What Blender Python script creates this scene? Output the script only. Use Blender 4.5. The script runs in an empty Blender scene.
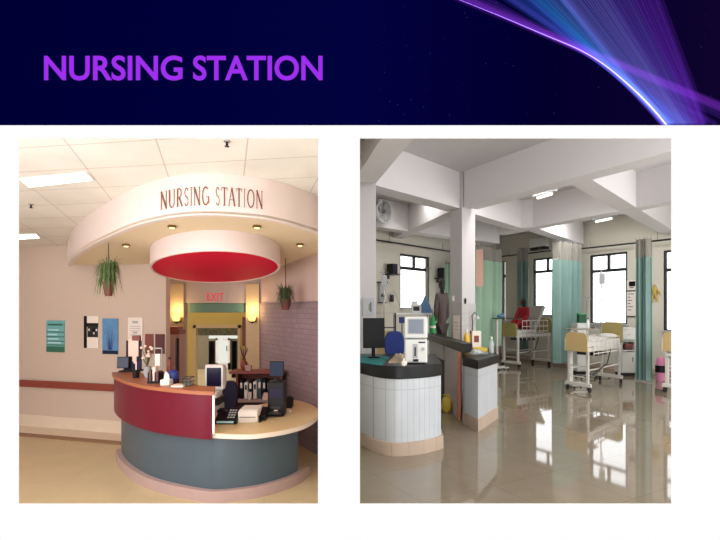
import bpy, bmesh, math, random
from mathutils import Vector, Matrix
random.seed(7)
PI = math.pi
C = bpy.context.scene.collection
F = 480.0; CX = 360.0; HY = 310.0; EYE = 1.6

# ------------------------------------------------------------------ helpers
def P(px, py, Y): return Vector(((px-CX)/F*Y, Y, EYE+(HY-py)/F*Y))
def XY(px, Y): return ((px-CX)/F*Y, Y)
def onz(px, py, z):
    Y = F*(EYE-z)/(py-HY); return ((px-CX)/F*Y, Y)
def lin(c):
    return tuple(((v/255)/12.92 if v/255 <= .04045 else ((v/255+.055)/1.055)**2.4) for v in c)+(1,)

class MB:
    def __init__(s): s.v=[]; s.f=[]; s.m=[]
    def add(s, vs, fs, m=0):
        o=len(s.v); s.v += [Vector(v) for v in vs]
        for f in fs: s.f.append([i+o for i in f]); s.m.append(m)
        return s
    def quad(s, a,b,c,d, m=0): return s.add([a,b,c,d],[(0,1,2,3)],m)
    def box(s, x0,y0,z0,x1,y1,z1, m=0, M=None):
        vs=[Vector((x,y,z)) for z in (z0,z1) for y in (y0,y1) for x in (x0,x1)]
        if M is not None: vs=[M@v for v in vs]
        return s.add(vs,[(0,2,3,1),(4,5,7,6),(0,1,5,4),(2,6,7,3),(0,4,6,2),(1,3,7,5)],m)
    def cbox(s, c, sz, m=0, rot=None):
        M=Matrix.Translation(c)
        if rot is not None: M = M@rot
        return s.box(-sz[0]/2,-sz[1]/2,-sz[2]/2,sz[0]/2,sz[1]/2,sz[2]/2,m,M)
    def prism(s, poly, z0, z1, m=0):
        n=len(poly)
        def zz(z,p): return z(p) if callable(z) else z
        vs=[(p[0],p[1],zz(z0,p)) for p in poly]+[(p[0],p[1],zz(z1,p)) for p in poly]
        fs=[tuple(range(n))[::-1], tuple(range(n,2*n))]+[(i,(i+1)%n,(i+1)%n+n,i+n) for i in range(n)]
        return s.add(vs,fs,m)
    def strip(s, outer, inner, z0, z1, m=0):      # solid band between two polylines
        n=len(outer); vs=[]
        for L in (outer,inner):
            for z in (z0,z1): vs += [(p[0],p[1],z(p) if callable(z) else z) for p in L]
        a,b,c,d=0,n,2*n,3*n; fs=[]
        for i in range(n-1):
            fs += [(a+i,a+i+1,b+i+1,b+i),(c+i+1,c+i,d+i,d+i+1),(b+i,b+i+1,d+i+1,d+i),(a+i+1,a+i,c+i,c+i+1)]
        fs += [(a,b,d,c),(a+n-1,c+n-1,d+n-1,b+n-1)]
        return s.add(vs,fs,m)
    def tube(s, pts, r, n=8, m=0, caps=True):
        pts=[Vector(p) for p in pts]; k=len(pts); vs=[]; up=None
        rr=r if isinstance(r,(list,tuple)) else [r]*k
        for i,p in enumerate(pts):
            t=(pts[min(i+1,k-1)]-pts[max(i-1,0)]).normalized()
            if up is None:
                up=Vector((0,0,1)) if abs(t.z)<.9 else Vector((1,0,0))
            a=t.cross(up).normalized(); b=a.cross(t).normalized(); up=b
            for j in range(n):
                w=2*PI*j/n; vs.append(p+(a*math.cos(w)+b*math.sin(w))*rr[i])
        fs=[(i*n+j,i*n+(j+1)%n,(i+1)*n+(j+1)%n,(i+1)*n+j) for i in range(k-1) for j in range(n)]
        if caps: fs += [tuple(range(n))[::-1], tuple((k-1)*n+j for j in range(n))]
        return s.add(vs,fs,m)
    def lathe(s, prof, c=(0,0,0), n=20, m=0, sx=1, sy=1):
        vs=[]; k=len(prof)
        for r,z in prof:
            for j in range(n):
                w=2*PI*j/n; vs.append((c[0]+r*sx*math.cos(w),c[1]+r*sy*math.sin(w),c[2]+z))
        fs=[(i*n+j,i*n+(j+1)%n,(i+1)*n+(j+1)%n,(i+1)*n+j) for i in range(k-1) for j in range(n)]
        fs += [tuple(range(n))[::-1], tuple((k-1)*n+j for j in range(n))]
        return s.add(vs,fs,m)
    def ball(s, c, r, n=14, m=0):
        r = r if isinstance(r,(tuple,list)) else (r,r,r)
        k=n//2+1; vs=[]
        for i in range(k):
            t=PI*(i+.02)/(k-1+.04)
            for j in range(n):
                w=2*PI*j/n
                vs.append((c[0]+r[0]*math.sin(t)*math.cos(w),c[1]+r[1]*math.sin(t)*math.sin(w),c[2]-r[2]*math.cos(t)))
        fs=[(i*n+j,i*n+(j+1)%n,(i+1)*n+(j+1)%n,(i+1)*n+j) for i in range(k-1) for j in range(n)]
        fs += [tuple(range(n))[::-1], tuple((k-1)*n+j for j in range(n))]
        return s.add(vs,fs,m)
    def map(s, fn): s.v=[Vector(fn(v)) for v in s.v]; return s

def obj(name, mb, mats, parent=None, bevel=0, smooth=False, seg=2, loc=None):
    me=bpy.data.meshes.new(name)
    me.from_pydata([tuple(v) for v in mb.v],[],mb.f)
    for m in (mats if isinstance(mats,(list,tuple)) else [mats]): me.materials.append(m)
    me.polygons.foreach_set('material_index', mb.m)
    bm=bmesh.new(); bm.from_mesh(me)
    if bevel: bmesh.ops.remove_doubles(bm, verts=bm.verts, dist=1e-5)
    bmesh.ops.recalc_face_normals(bm, faces=bm.faces); bm.to_mesh(me); bm.free()
    if smooth:
        me.polygons.foreach_set('use_smooth',[True]*len(me.polygons)); me.set_sharp_from_angle(angle=math.radians(40))
    o=bpy.data.objects.new(name,me); C.objects.link(o)
    if parent is not None: o.parent=parent
    if loc is not None: o.location=loc
    if bevel:
        b=o.modifiers.new('bevel','BEVEL'); b.width=bevel; b.segments=seg; b.limit_method='ANGLE'
    return o
def tag(o,label,cat,group=None,kind=None):
    o['label']=label; o['category']=cat
    if group: o['group']=group
    if kind: o['kind']=kind
    return o
def thing(name,label,cat,loc=(0,0,0),rz=0,group=None):
    o=bpy.data.objects.new(name,None); C.objects.link(o); o.empty_display_size=.05
    o.location=loc; o.rotation_euler=(0,0,rz); return tag(o,label,cat,group)
def struct(name,mb,mats,parent=None,**k):
    o=obj(name,mb,mats,parent,**k)
    if parent is None: o['kind']='structure'
    return o
def dup(root,loc,rz=None,label=None):
    r=root.copy(); C.objects.link(r); r.location=loc
    if rz is not None: r.rotation_euler=(0,0,rz)
    if label: r['label']=label
    for ch in list(root.children):
        c=ch.copy(); C.objects.link(c); c.parent=r
        for g in list(ch.children):
            d=g.copy(); C.objects.link(d); d.parent=c
    return r
def spline(pts,n=8,closed=False):
    out=[]; k=len(pts); pts=[Vector(p) for p in pts]
    rng=range(k if closed else k-1)
    for i in rng:
        if closed: a,b,c,d=pts[i-1],pts[i],pts[(i+1)%k],pts[(i+2)%k]
        else: a,b,c,d=pts[max(i-1,0)],pts[i],pts[i+1],pts[min(i+2,k-1)]
        for j in range(n):
            t=j/n
            out.append(.5*((2*b)+(c-a)*t+(2*a-5*b+4*c-d)*t*t+(3*b-a-3*c+d)*t**3))
    if not closed: out.append(pts[-1])
    return out
def offset(pts,d):
    out=[]; k=len(pts)
    for i,p in enumerate(pts):
        t=(Vector(pts[min(i+1,k-1)][:2])-Vector(pts[max(i-1,0)][:2])).normalized()
        out.append(Vector((p[0]-t.y*d,p[1]+t.x*d)))
    return out

# ------------------------------------------------------------------ materials
def mat(name,col,rough=.6,metal=0,var=.06,scale=8,emit=0,ecol=None,bump=0,spec=.5,alpha=1,trans=0):
    m=bpy.data.materials.new(name); m.use_nodes=True; nt=m.node_tree; b=nt.nodes['Principled BSDF']
    c=lin(col)
    tc=nt.nodes.new('ShaderNodeTexCoord'); nz=nt.nodes.new('ShaderNodeTexNoise'); nz.inputs['Scale'].default_value=scale
    nz.inputs['Detail'].default_value=4
    nt.links.new(tc.outputs['Object'],nz.inputs['Vector'])
    mx=nt.nodes.new('ShaderNodeMix'); mx.data_type='RGBA'
    mx.inputs[6].default_value=tuple(v*(1-var) for v in c[:3])+(1,); mx.inputs[7].default_value=tuple(min(1,v*(1+var)) for v in c[:3])+(1,)
    nt.links.new(nz.outputs['Fac'],mx.inputs[0]); nt.links.new(mx.outputs[2],b.inputs['Base Color'])
    b.inputs['Roughness'].default_value=rough; b.inputs['Metallic'].default_value=metal
    b.inputs['Specular IOR Level'].default_value=spec; b.inputs['Alpha'].default_value=alpha
    b.inputs['Transmission Weight'].default_value=trans
    if emit:
        b.inputs['Emission Color'].default_value=lin(ecol or col); b.inputs['Emission Strength'].default_value=emit
    if bump:
        bp=nt.nodes.new('ShaderNodeBump'); bp.inputs['Strength'].default_value=bump; bp.inputs['Distance'].default_value=.01
        nt.links.new(nz.outputs['Fac'],bp.inputs['Height']); nt.links.new(bp.outputs['Normal'],b.inputs['Normal'])
    return m
def emis(name,col,s=1):
    m=bpy.data.materials.new(name); m.use_nodes=True; nt=m.node_tree; nt.nodes.remove(nt.nodes['Principled BSDF'])
    e=nt.nodes.new('ShaderNodeEmission'); e.inputs[0].default_value=lin(col); e.inputs[1].default_value=s
    nt.links.new(e.outputs[0],nt.nodes['Material Output'].inputs[0]); return m
def gridmat(name,c1,c2,cm,a,b,w,h,mortar,rough=.5,off=0.0,sub=(0,0),bump=0,bias=0,spec=.5,coat=0):
    # tile / brick pattern: u = p.a, v = p.b in object space
    m=bpy.data.materials.new(name); m.use_nodes=True; nt=m.node_tree; B=nt.nodes['Principled BSDF']
    tc=nt.nodes.new('ShaderNodeTexCoord'); co=nt.nodes.new('ShaderNodeCombineXYZ')
    for i,ax in enumerate((a,b)):
        d=nt.nodes.new('ShaderNodeVectorMath'); d.operation='DOT_PRODUCT'; d.inputs[1].default_value=ax
        nt.links.new(tc.outputs['Object'],d.inputs[0])
        s=nt.nodes.new('ShaderNodeMath'); s.operation='SUBTRACT'; s.inputs[1].default_value=sub[i]
        nt.links.new(d.outputs['Value'],s.inputs[0]); nt.links.new(s.outputs[0],co.inputs[i])
    br=nt.nodes.new('ShaderNodeTexBrick'); br.offset=off; br.squash=1
    br.inputs['Color1'].default_value=lin(c1); br.inputs['Color2'].default_value=lin(c2); br.inputs['Mortar'].default_value=lin(cm)
    br.inputs['Scale'].default_value=1; br.inputs['Mortar Size'].default_value=mortar; br.inputs['Mortar Smooth'].default_value=.3
    br.inputs['Brick Width'].default_value=w; br.inputs['Row Height'].default_value=h; br.inputs['Bias'].default_value=bias
    nt.links.new(co.outputs[0],br.inputs['Vector']); 
    nz=nt.nodes.new('ShaderNodeTexNoise'); nz.inputs['Scale'].default_value=3; nz.inputs['Detail'].default_value=6
    nt.links.new(tc.outputs['Object'],nz.inputs['Vector'])
    mr=nt.nodes.new('ShaderNodeMapRange'); mr.inputs[3].default_value=.86; mr.inputs[4].default_value=1.12
    nt.links.new(nz.outputs['Fac'],mr.inputs[0])
    mx=nt.nodes.new('ShaderNodeVectorMath'); mx.operation='SCALE'
    nt.links.new(br.outputs['Color'],mx.inputs[0]); nt.links.new(mr.outputs[0],mx.inputs['Scale'])
    nt.links.new(mx.outputs[0],B.inputs['Base Color']); B.inputs['Roughness'].default_value=rough; B.inputs['Specular IOR Level'].default_value=spec
    if coat: B.inputs['Coat Weight'].default_value=coat; B.inputs['Coat Roughness'].default_value=.05
    if bump:
        bp=nt.nodes.new('ShaderNodeBump'); bp.inputs['Strength'].default_value=bump; bp.inputs['Distance'].default_value=.01; bp.invert=True
        nt.links.new(br.outputs['Fac'],bp.inputs['Height']); nt.links.new(bp.outputs['Normal'],B.inputs['Normal'])
    return m
def glassmat(name):
    m=bpy.data.materials.new(name); m.use_nodes=True; nt=m.node_tree; nt.nodes.remove(nt.nodes['Principled BSDF'])
    t=nt.nodes.new('ShaderNodeBsdfTransparent'); g=nt.nodes.new('ShaderNodeBsdfGlossy'); g.inputs['Roughness'].default_value=.02
    mx=nt.nodes.new('ShaderNodeMixShader'); mx.inputs[0].default_value=.04; nt.links.new(t.outputs[0],mx.inputs[1]); nt.links.new(g.outputs[0],mx.inputs[2])
    nt.links.new(mx.outputs[0],nt.nodes['Material Output'].inputs[0]); return m
def netmat(name,col,a):
    m=bpy.data.materials.new(name); m.use_nodes=True; nt=m.node_tree; nt.nodes.remove(nt.nodes['Principled BSDF'])
    t=nt.nodes.new('ShaderNodeBsdfTransparent'); g=nt.nodes.new('ShaderNodeBsdfDiffuse'); g.inputs[0].default_value=lin(col)
    mx=nt.nodes.new('ShaderNodeMixShader'); mx.inputs[0].default_value=a
    nt.links.new(t.outputs[0],mx.inputs[1]); nt.links.new(g.outputs[0],mx.inputs[2])
    nt.links.new(mx.outputs[0],nt.nodes['Material Output'].inputs[0]); return m

M={}
def mk(k,*a,**kw): M[k]=mat(k,*a,**kw); return M[k]
mk('wall_beige',(206,184,168),.8,var=.03,scale=2)
mk('wall_pink',(200,172,160),.8,var=.04,scale=2)
mk('wall_header',(190,170,165),.8,var=.03)
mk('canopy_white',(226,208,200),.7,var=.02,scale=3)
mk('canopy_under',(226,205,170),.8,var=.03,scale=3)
mk('drum_white',(225,205,200),.6,var=.02)
mk('drum_red',(218,4,58),.7,var=.05,scale=5,spec=.1)
mk('letter_brown',(120,62,30),.4,var=.25,scale=25)
mk('rail_wood',(140,62,50),.45,var=.12,scale=12)
mk('base_pale',(228,208,186),.6)
mk('trim_brown',(150,112,84),.6)
mk('maroon',(104,10,38),.35,var=.08,scale=5,spec=.3)
mk('teal_lam',(70,86,96),.4,var=.08,scale=6)
mk('kick',(176,148,142),.6,var=.06)
mk('oak',(164,98,64),.4,var=.15,scale=14)
mk('desk_tan',(212,184,136),.4,var=.06,scale=7)
mk('desk_edge',(222,206,190),.5)
mk('white_lam',(232,226,222),.5,var=.03)
mk('black_pl',(13,12,16),.45,var=.2,spec=.25)
mk('dark_blue',(34,30,58),.8,var=.2,scale=30)
mk('screen_dark',(26,24,52),.25)
mk('screen_blue',(26,38,62),.4,emit=.06,spec=.2)
mk('paper',(236,224,214),.8)
mk('paper_pink',(238,206,190),.8)
mk('navy',(34,50,120),.5)
mk('pot',(112,46,46),.6)
mk('leaf',(88,108,60),.6,var=.5,scale=20)
mk('leaf_dark',(74,84,54),.6,var=.5,scale=20)
mk('yellow_wall',(206,180,100),.8,var=.05)
mk('cream_col',(206,178,140),.75,var=.05)
mk('green_beam',(92,126,112),.6)
mk('pink_grey',(176,140,134),.7,var=.08)
mk('red_brown',(126,56,42),.5,var=.15)
mk('valance',(110,112,100),.9,var=.9,scale=22)
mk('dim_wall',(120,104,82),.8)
mk('curtain_dark',(48,36,44),.9)
mk('brass',(150,110,50),.35,metal=.7)
mk('metal',(150,150,150),.35,metal=.7)
mk('dark_metal',(50,50,52),.4,metal=.5)
mk('plaster_grey',(198,194,194),.85,var=.02,scale=1.5)
mk('plaster_beam',(208,203,203),.85,var=.02,scale=1.5)
mk('plaster_wall',(212,206,192),.85,var=.03,scale=1.5)
mk('col_white',(190,185,186),.7,var=.02)
mk('granite',(17,17,19),.35,var=.95,scale=45,spec=.3)
mk('frame_dark',(32,30,32),.5)
mk('curtain',(124,154,148),.9,var=.12,scale=3)
mk('curtain_lt',(156,186,162),.9,var=.1,scale=3)
mk('curtain_gr',(112,134,130),.9,var=.12,scale=3)
M['net']=netmat('net',(158,154,146),.8)
mk('salmon',(214,170,150),.8)
mk('bed_white',(206,202,194),.5,var=.03)
mk('bed_tan',(196,168,116),.5,var=.05)
mk('bed_mustard',(164,148,92),.5,var=.06)
mk('sheet',(206,202,198),.9,var=.08,scale=10,bump=.5)
mk('mattress_grey',(176,174,166),.8)
mk('rubber',(28,26,26),.7)
mk('red_cloth',(150,18,34),.8,var=.15,scale=12)
mk('brown_cloth',(86,74,72),.9,var=.15,scale=12)
mk('brown_cloth_dark',(66,56,56),.9,var=.15,scale=12)
mk('skin',(112,74,56),.6)
mk('hair',(16,14,14),.6)
mk('chair_blue',(26,44,112),.8,var=.12)
mk('teal_cloth',(24,116,116),.9,var=.2,scale=12)
mk('beige_cloth',(176,160,136),.9,var=.15,scale=14)
mk('equip',(222,222,218),.45,var=.02)
mk('equip_grey',(170,172,172),.5)
mk('lcd_grey',(118,124,138),.25,emit=.05)
mk('green_cyl',(20,140,70),.4)
mk('green_dk',(20,80,46),.6,var=.3)
mk('blue_cover',(98,132,172),.8,var=.2)
mk('yellow_pl',(222,180,60),.45)
mk('yellow_bag',(214,188,70),.5,var=.15)
mk('orange',(206,120,80),.6)
mk('pink',(226,140,180),.6,var=.15,scale=16)
mk('gold',(196,160,70),.5)
mk('table_brown',(140,126,110),.4)
mk('clear',(226,230,230),.2,alpha=.45)
mk('teal_poster',(108,172,174),.6,var=.15,scale=9)
mk('teal_dark',(46,104,84),.6)
mk('teal_light',(176,214,218),.6)
mk('blue_poster',(92,140,186),.6,var=.3,scale=9)
mk('plum',(96,52,52),.6,var=.1)
mk('wine',(132,66,62),.6,var=.1)
mk('back_panel',(200,190,180),.9)
M['tube']=emis('tube',(255,252,235),2.2)
M['lightpanel']=emis('lightpanel',(255,255,250),3)
M['bulb']=emis('bulb',(255,225,150),4)
M['shade']=emis('shade',(255,214,120),2.2)
M['exit']=emis('exit',(232,80,84),.9)
M['daylight']=emis('daylight',(235,235,222),1.0)
M['glass']=glassmat('glass')
M['floor_l']=gridmat('floor_l',(204,182,142),(202,178,138),(196,170,130),(1,.2,0),(.28,1,0),.6,.6,.004,rough=.35,spec=.35)
M['ceil_l']=gridmat('ceil_l',(228,222,212),(224,217,206),(198,184,172),(1.04,.292,0),(.14,1.04,0),.622,.43,.006,rough=.9,sub=(-1.04*1.92+.292*3.1,3.31-.14*1.7),spec=.1)
M['brick']=gridmat('brick',(150,128,130),(142,120,124),(132,112,116),(.7,-.7,0),(0,0,1),.15,.06,.006,rough=.9,off=.5,bump=.4)
M['floor_r']=gridmat('floor_r',(136,123,105),(133,120,103),(119,106,91),(.87,.49,0),(-.49,.87,0),.8,.8,.005,rough=.045,spec=.6)
M['tile_w']=gridmat('tile_w',(192,195,199),(188,192,196),(158,160,164),(1,.35,0),(0,0,1),.078,.62,.003,rough=.3,sub=(0,.1),spec=.4)
M['tile_b']=gridmat('tile_b',(186,164,146),(182,160,142),(160,138,122),(1,.35,0),(0,0,1),.2,.4,.003,rough=.35)
M['tile_c']=gridmat('tile_c',(182,178,176),(176,172,170),(160,156,154),(.7,.7,0),(0,0,1),.16,.22,.004,rough=.3)

# ------------------------------------------------------------------ the front wall with its two openings and title banner
YW=2.0
def W(px,py,Y=YW): return P(px,py,Y)
def front_rect(mb,x0,y0,x1,y1):
    a=W(x0,y1); b=W(x1,y0); mb.box(a.x,YW,a.z,b.x,YW+.004,b.z,0)
mb=MB()
L,R,T,Bt=-420,1140,-260,800
for r in ((L,T,R,138),(L,504,R,Bt),(L,138,18,504),(318,138,360,504),(672,138,R,504)): front_rect(mb,*r)
M['screen_white']=emis('screen_white',(255,255,255),1.0)
struct('wall_front',mb,M['screen_white'])
mb=MB()
for (x0,y0,x1,y1) in ((L,T,R,138),(L,504,R,Bt),(L,138,18,504),(318,138,360,504),(672,138,R,504)):
    a=W(x0,y1); b=W(x1,y0); mb.box(a.x,YW+.0045,a.z,b.x,YW+.006,b.z,0)
struct('wall_backing',mb,M['back_panel'])

ban=thing('title_banner','dark navy title banner with violet light rays along the top of the white wall','banner',W(360,125,YW-.004))
bl=Vector(ban.location)
def rel(v,o=None): return Vector(v)-(o if o is not None else bl)
m=bpy.data.materials.new('banner_navy'); m.use_nodes=True; nt=m.node_tree; nt.nodes.remove(nt.nodes['Principled BSDF'])
tc=nt.nodes.new('ShaderNodeTexCoord'); sp=nt.nodes.new('ShaderNodeSeparateXYZ'); nt.links.new(tc.outputs['Object'],sp.inputs[0])
mr=nt.nodes.new('ShaderNodeMapRange'); mr.inputs[1].default_value=-1.5; mr.inputs[2].default_value=1.5
nt.links.new(sp.outputs[0],mr.inputs[0])
cr=nt.nodes.new('ShaderNodeValToRGB'); e=cr.color_ramp.elements
e[0].position=0; e[0].color=lin((0,0,52)); e[1].position=1; e[1].color=lin((14,4,44))
x=e.new(.5); x.color=lin((2,2,62)); x=e.new(.75); x.color=lin((3,0,44))
nt.links.new(mr.outputs[0],cr.inputs[0])
em=nt.nodes.new('ShaderNodeEmission'); nt.links.new(cr.outputs[0],em.inputs[0]); nt.links.new(em.outputs[0],nt.nodes['Material Output'].inputs[0])
a=rel(W(L,125)); b=rel(W(R,T))
obj('backing_panel',MB().box(a.x,-.003,0,b.x,.0035,b.z),m,ban)
def additive(name,col,s):
    m=bpy.data.materials.new(name); m.use_nodes=True; nt=m.node_tree; nt.nodes.remove(nt.nodes['Principled BSDF'])
    t=nt.nodes.new('ShaderNodeBsdfTransparent'); e=nt.nodes.new('ShaderNodeEmission'); e.inputs[0].default_value=lin(col); e.inputs[1].default_value=s
    ad=nt.nodes.new('ShaderNodeAddShader'); nt.links.new(t.outputs[0],ad.inputs[0]); nt.links.new(e.outputs[0],ad.inputs[1])
    nt.links.new(ad.outputs[0],nt.nodes['Material Output'].inputs[0]); return m
raycols=[(120,50,200),(130,50,200),(100,60,200),(50,80,190),(40,110,190),(70,110,200),(110,110,220),(120,110,225),(110,80,215),(110,50,200)]
rays=[additive('ray_%d'%i,c,.08) for i,c in enumerate(raycols)]
mb=MB(); NR=84
def env(t):      # the bright edge of the fan, in banner pixels
    p=[(455,-2),(500,16),(545,35),(580,50),(606,66),(632,88),(652,108),(668,127)]
    s=spline([(q[0],q[1],0) for q in p],12); return s
ev=env(0); ne=len(ev)
def seg_strip(mb,p,q,w,m,yy):
    d=Vector((q[0]-p[0],q[1]-p[1])).normalized(); n=Vector((-d.y,d.x))*w
    pts=[(p[0]+n.x,p[1]+n.y),(p[0]-n.x,p[1]-n.y),(q[0]-n.x,q[1]-n.y),(q[0]+n.x,q[1]+n.y)]
    mb.quad(*[rel(P(u[0],u[1],yy)) for u in pts],m)
def clip(p,d):
    # run from p along d both ways to the banner's edges (y 0 / 125), right edge 760
    out=[]
    for sgn in (-1,1):
        t=1e9
        if d[1]*sgn>0: t=min(t,(124.6-p[1])/(d[1]*sgn))
        else: t=min(t,(0-p[1]-40)/(d[1]*sgn)) if d[1] else t
        if d[0]*sgn>0: t=min(t,(800-p[0])/(d[0]*sgn))
        out.append((p[0]+d[0]*sgn*t,p[1]+d[1]*sgn*t))
    return out
for i in range(NR):
    s=i/(NR-1)
    if s<.3 and i%3: continue
    if s<.62:
        k=min(ne-2,int((.1+.9*s/.62)*(ne-2))); q0=ev[k].xy; d=(ev[k+1]-ev[k]).xy.normalized()
        A=q0-d*((q0.y+10)/d.y); tB=min((124.6-q0.y)/d.y,(790-q0.x)/d.x); B=q0+d*tB
    else:
        f=(s-.62)/.38; A=Vector((556+f*100,-10)); B=Vector((670+f*36,124.6))
    if s<.3: A=A+Vector((random.uniform(-4,16),0)); B=B+Vector((0,random.uniform(-3,9))); B.y=min(B.y,124.6)
    yy=YW-.0085-.00001*i; mi=int(s*9.99)
    seg_strip(mb,A,B,.3+.35*random.random(),mi,yy)
    seg_strip(mb,A,B,2.2+2*random.random(),mi,yy-.000005)
obj('light_rays',mb,rays,ban)
mb=MB()
for w,mi in ((5,0),(2.6,0),(1.1,1),(.6,2)):
    for i in range(ne-1):
        f0=min(1,(i/ne)**1.5*1.3+.08); f1=min(1,((i+1)/ne)**1.5*1.3+.08); yy=YW-.0105-.0001*mi-.00002*w
        d0=(ev[min(i+1,ne-1)]-ev[max(i-1,0)]).normalized(); d1=(ev[min(i+2,ne-1)]-ev[i]).normalized()
        n0=Vector((-d0.y,d0.x))*w*f0; n1=Vector((-d1.y,d1.x))*w*f1
        pts=[(ev[i].x+n0.x,ev[i].y+n0.y),(ev[i].x-n0.x,ev[i].y-n0.y),(ev[i+1].x-n1.x,ev[i+1].y-n1.y),(ev[i+1].x+n1.x,ev[i+1].y+n1.y)]
        pts=[(u[0],min(u[1],124.8)) for u in pts]
        mb.quad(*[rel(P(u[0],u[1],yy)) for u in pts],mi)
obj('bright_arc',mb,[additive('arc_v',(120,70,230),.3),additive('arc_p',(230,150,230),.6),additive('arc_w',(200,225,255),.9)],ban)
mb=MB()
for i in range(110):
    x=random.uniform(375,715); y=random.uniform(2,121); r=random.choice((.2,.25,.3,.45)); c=rel(P(x,y,YW-.0082))
    r*=YW/F; mb.quad(c+Vector((-r,0,-r)),c+Vector((r,0,-r)),c+Vector((r,0,r)),c+Vector((-r,0,r)),0 if r<.002 else 1)
ST=obj('star_specks',mb,[emis('star_a',(40,42,95),1),emis('star_b',(110,125,160),1)],ban)

ST['kind']='stuff'
def text_mesh(body,bold=0.0,shear=0):
    cu=bpy.data.curves.new('t','FONT'); cu.body=body; cu.offset=bold; cu.resolution_u=6
    o=bpy.data.objects.new('t',cu); C.objects.link(o)
    bpy.context.view_layer.update()
    me=bpy.data.meshes.new_from_object(o.evaluated_get(bpy.context.evaluated_depsgraph_get()))
    vs=[v.co.copy() for v in me.vertices]; fs=[tuple(p.vertices) for p in me.polygons]
    bpy.data.objects.remove(o); bpy.data.meshes.remove(me)
    x0=min(v.x for v in vs); x1=max(v.x for v in vs); y0=min(v.y for v in vs); y1=max(v.y for v in vs)
    return [((v.x-x0)/(x1-x0),(v.y-y0)/(y1-y0)) for v in vs],fs
mb=MB()
for wd,x0,x1 in (('NURSING',44,182.5),('STATION',193,322.5)):
    vs,fs=text_mesh(wd,.02)
    mb.add([rel(P(x0+(x1-x0)*u,80.5-25*v,YW-.009)) for u,v in vs],fs)
lt=obj('title_lettering',mb,emis('title_violet',(160,48,240),1),ban)
lt['label']='violet capital letters reading NURSING STATION'

# ================================================================== LEFT ROOM
def zc(p): return 2.94-.073*p[1]
def zs(p): return 2.613-.073*p[1]
def zd(p): return 2.435-.073*p[1]
def yc(py): return 643.0/(345-py)
def ys(py): return 486.0/(345-py)
def CP(px,py): Y=yc(py); return P(px,py,Y)
def PX(Y): return -.044*Y          # middle line of the partition between the rooms
# floor / ceiling / walls
mb=MB().prism([(-5.3,2.01),(PX(2.01)-.02,2.01),(PX(14)-.02,14),(-5.3,14)],-.1,0)
struct('floor_left',mb,M['floor_l'])
mb=MB().prism([(-5.3,2.01),(PX(2.01)-.02,2.01),(PX(14)-.02,14),(-5.3,14)],zc,lambda p:zc(p)+.08)
struct('ceiling_left',mb,M['ceil_l'])
w0=Vector((-5.25,6.78)); w1=Vector((-2.47,6.02))      # long beige wall
def onW(px):  # point on that wall along the pixel column
    k=(px-CX)/F; d=w1-w0; t=(k*w0.y-w0.x)/(d.x-k*d.y); return w0+d*t
wn=Vector((-(w1-w0).y,(w1-w0).x)).normalized()   # pointing away from the camera side
if wn.y<0: wn=-wn
mb=MB(); e1=onW(166)
mb.prism([w0,e1,e1+wn*.08,w0+wn*.08],0,lambda p:zc(p)-.001)
struct('wall_left_back',mb,M['wall_beige'])
mb=MB().prism([(-5.3,2.01),(-5.22,2.01),(-5.22,6.78),(-5.3,6.9)],0,lambda p:zc(p)-.001)
struct('wall_left_side',mb,M['wall_beige'])
mb=MB().prism([(PX(2.01)-.02,2.01),(PX(2.01)+.02,2.01),(PX(13.9)+.02,13.9),(PX(13.9)-.02,13.9)],0,4.2)
struct('wall_partition',mb,[M['plaster_wall']])
def wallbar(name,px0,px1,zl,zh,d0,d1,m,**k):   # a bar lying along the long wall
    a=onW(px0); b=onW(px1)
    return MB().prism([a-wn*d1,b-wn*d1,b-wn*d0,a-wn*d0],zl,zh)
def zw(px,py): return P(px,py,onW(px).y).z
struct('baseboard_left',wallbar('b',5,166,0,.17,.0,.02,0),M['base_pale'])
struct('trim_1',wallbar('b',5,166,.001,.012,.02,.32,0),M['base_pale'])
struct('trim_2',wallbar('b',5,166,.001,.014,.32,.42,0),M['trim_brown'])
hr=thing('wall_handrail','long reddish wooden handrail along the beige wall at left','handrail',(onW(60).x,onW(60).y,zw(60,386)))
hl=Vector(hr.location)
mb=wallbar('h',3,160,.555,.645,.03,.06,0); mb.map(lambda v:v-hl); obj('rail_board',mb,M['rail_wood'],hr,bevel=.006)
for px in (46,83,120):
    a=onW(px); mb=MB().cbox((a.x-wn.x*.015-hl.x,a.y-wn.y*.015-hl.y,.6-hl.z),(.03,.07,.06)); obj('bracket',mb,M['base_pale'],hr)
# ceiling lights
def ceilquad(c,dz,m,mi=0):
    pts=[CP(*q) for q in c]; t=[p+Vector((0,0,-dz)) for p in pts]; mb=MB(); mb.add(pts+t,[(0,1,2,3),(7,6,5,4)]+[(i,(i+1)%4,(i+1)%4+4,i+4) for i in range(4)],mi); return mb
for lab,c in (('larger bright fluorescent ceiling panel nearest the top left of the tiled ceiling',[(20.2,178.4),(85.8,171.8),(92.4,179),(29,186)]),
              ('smaller far fluorescent ceiling panel low on the tiled ceiling above the beige wall',[(2,234.4),(35.8,233.3),(39.8,237.3),(3,239.6)])):
    cen=sum((CP(*q) for q in c),Vector())/4
    t=thing('ceiling_light',lab,'ceiling light',cen,0,'fluorescent ceiling panels')
    mb=ceilquad(c,.012,0).map(lambda v:v-cen); obj('diffuser',mb,M['lightpanel'],t)
    pts=[CP(*q)-cen for q in c]; mb=MB()
    for i in range(4):
        a,b=pts[i]*1.02,pts[(i+1)%4]*1.02; mb.tube([a-Vector((0,0,.004)),b-Vector((0,0,.004))],.008,6)
    obj('frame',mb,M['white_lam'],t)
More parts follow.
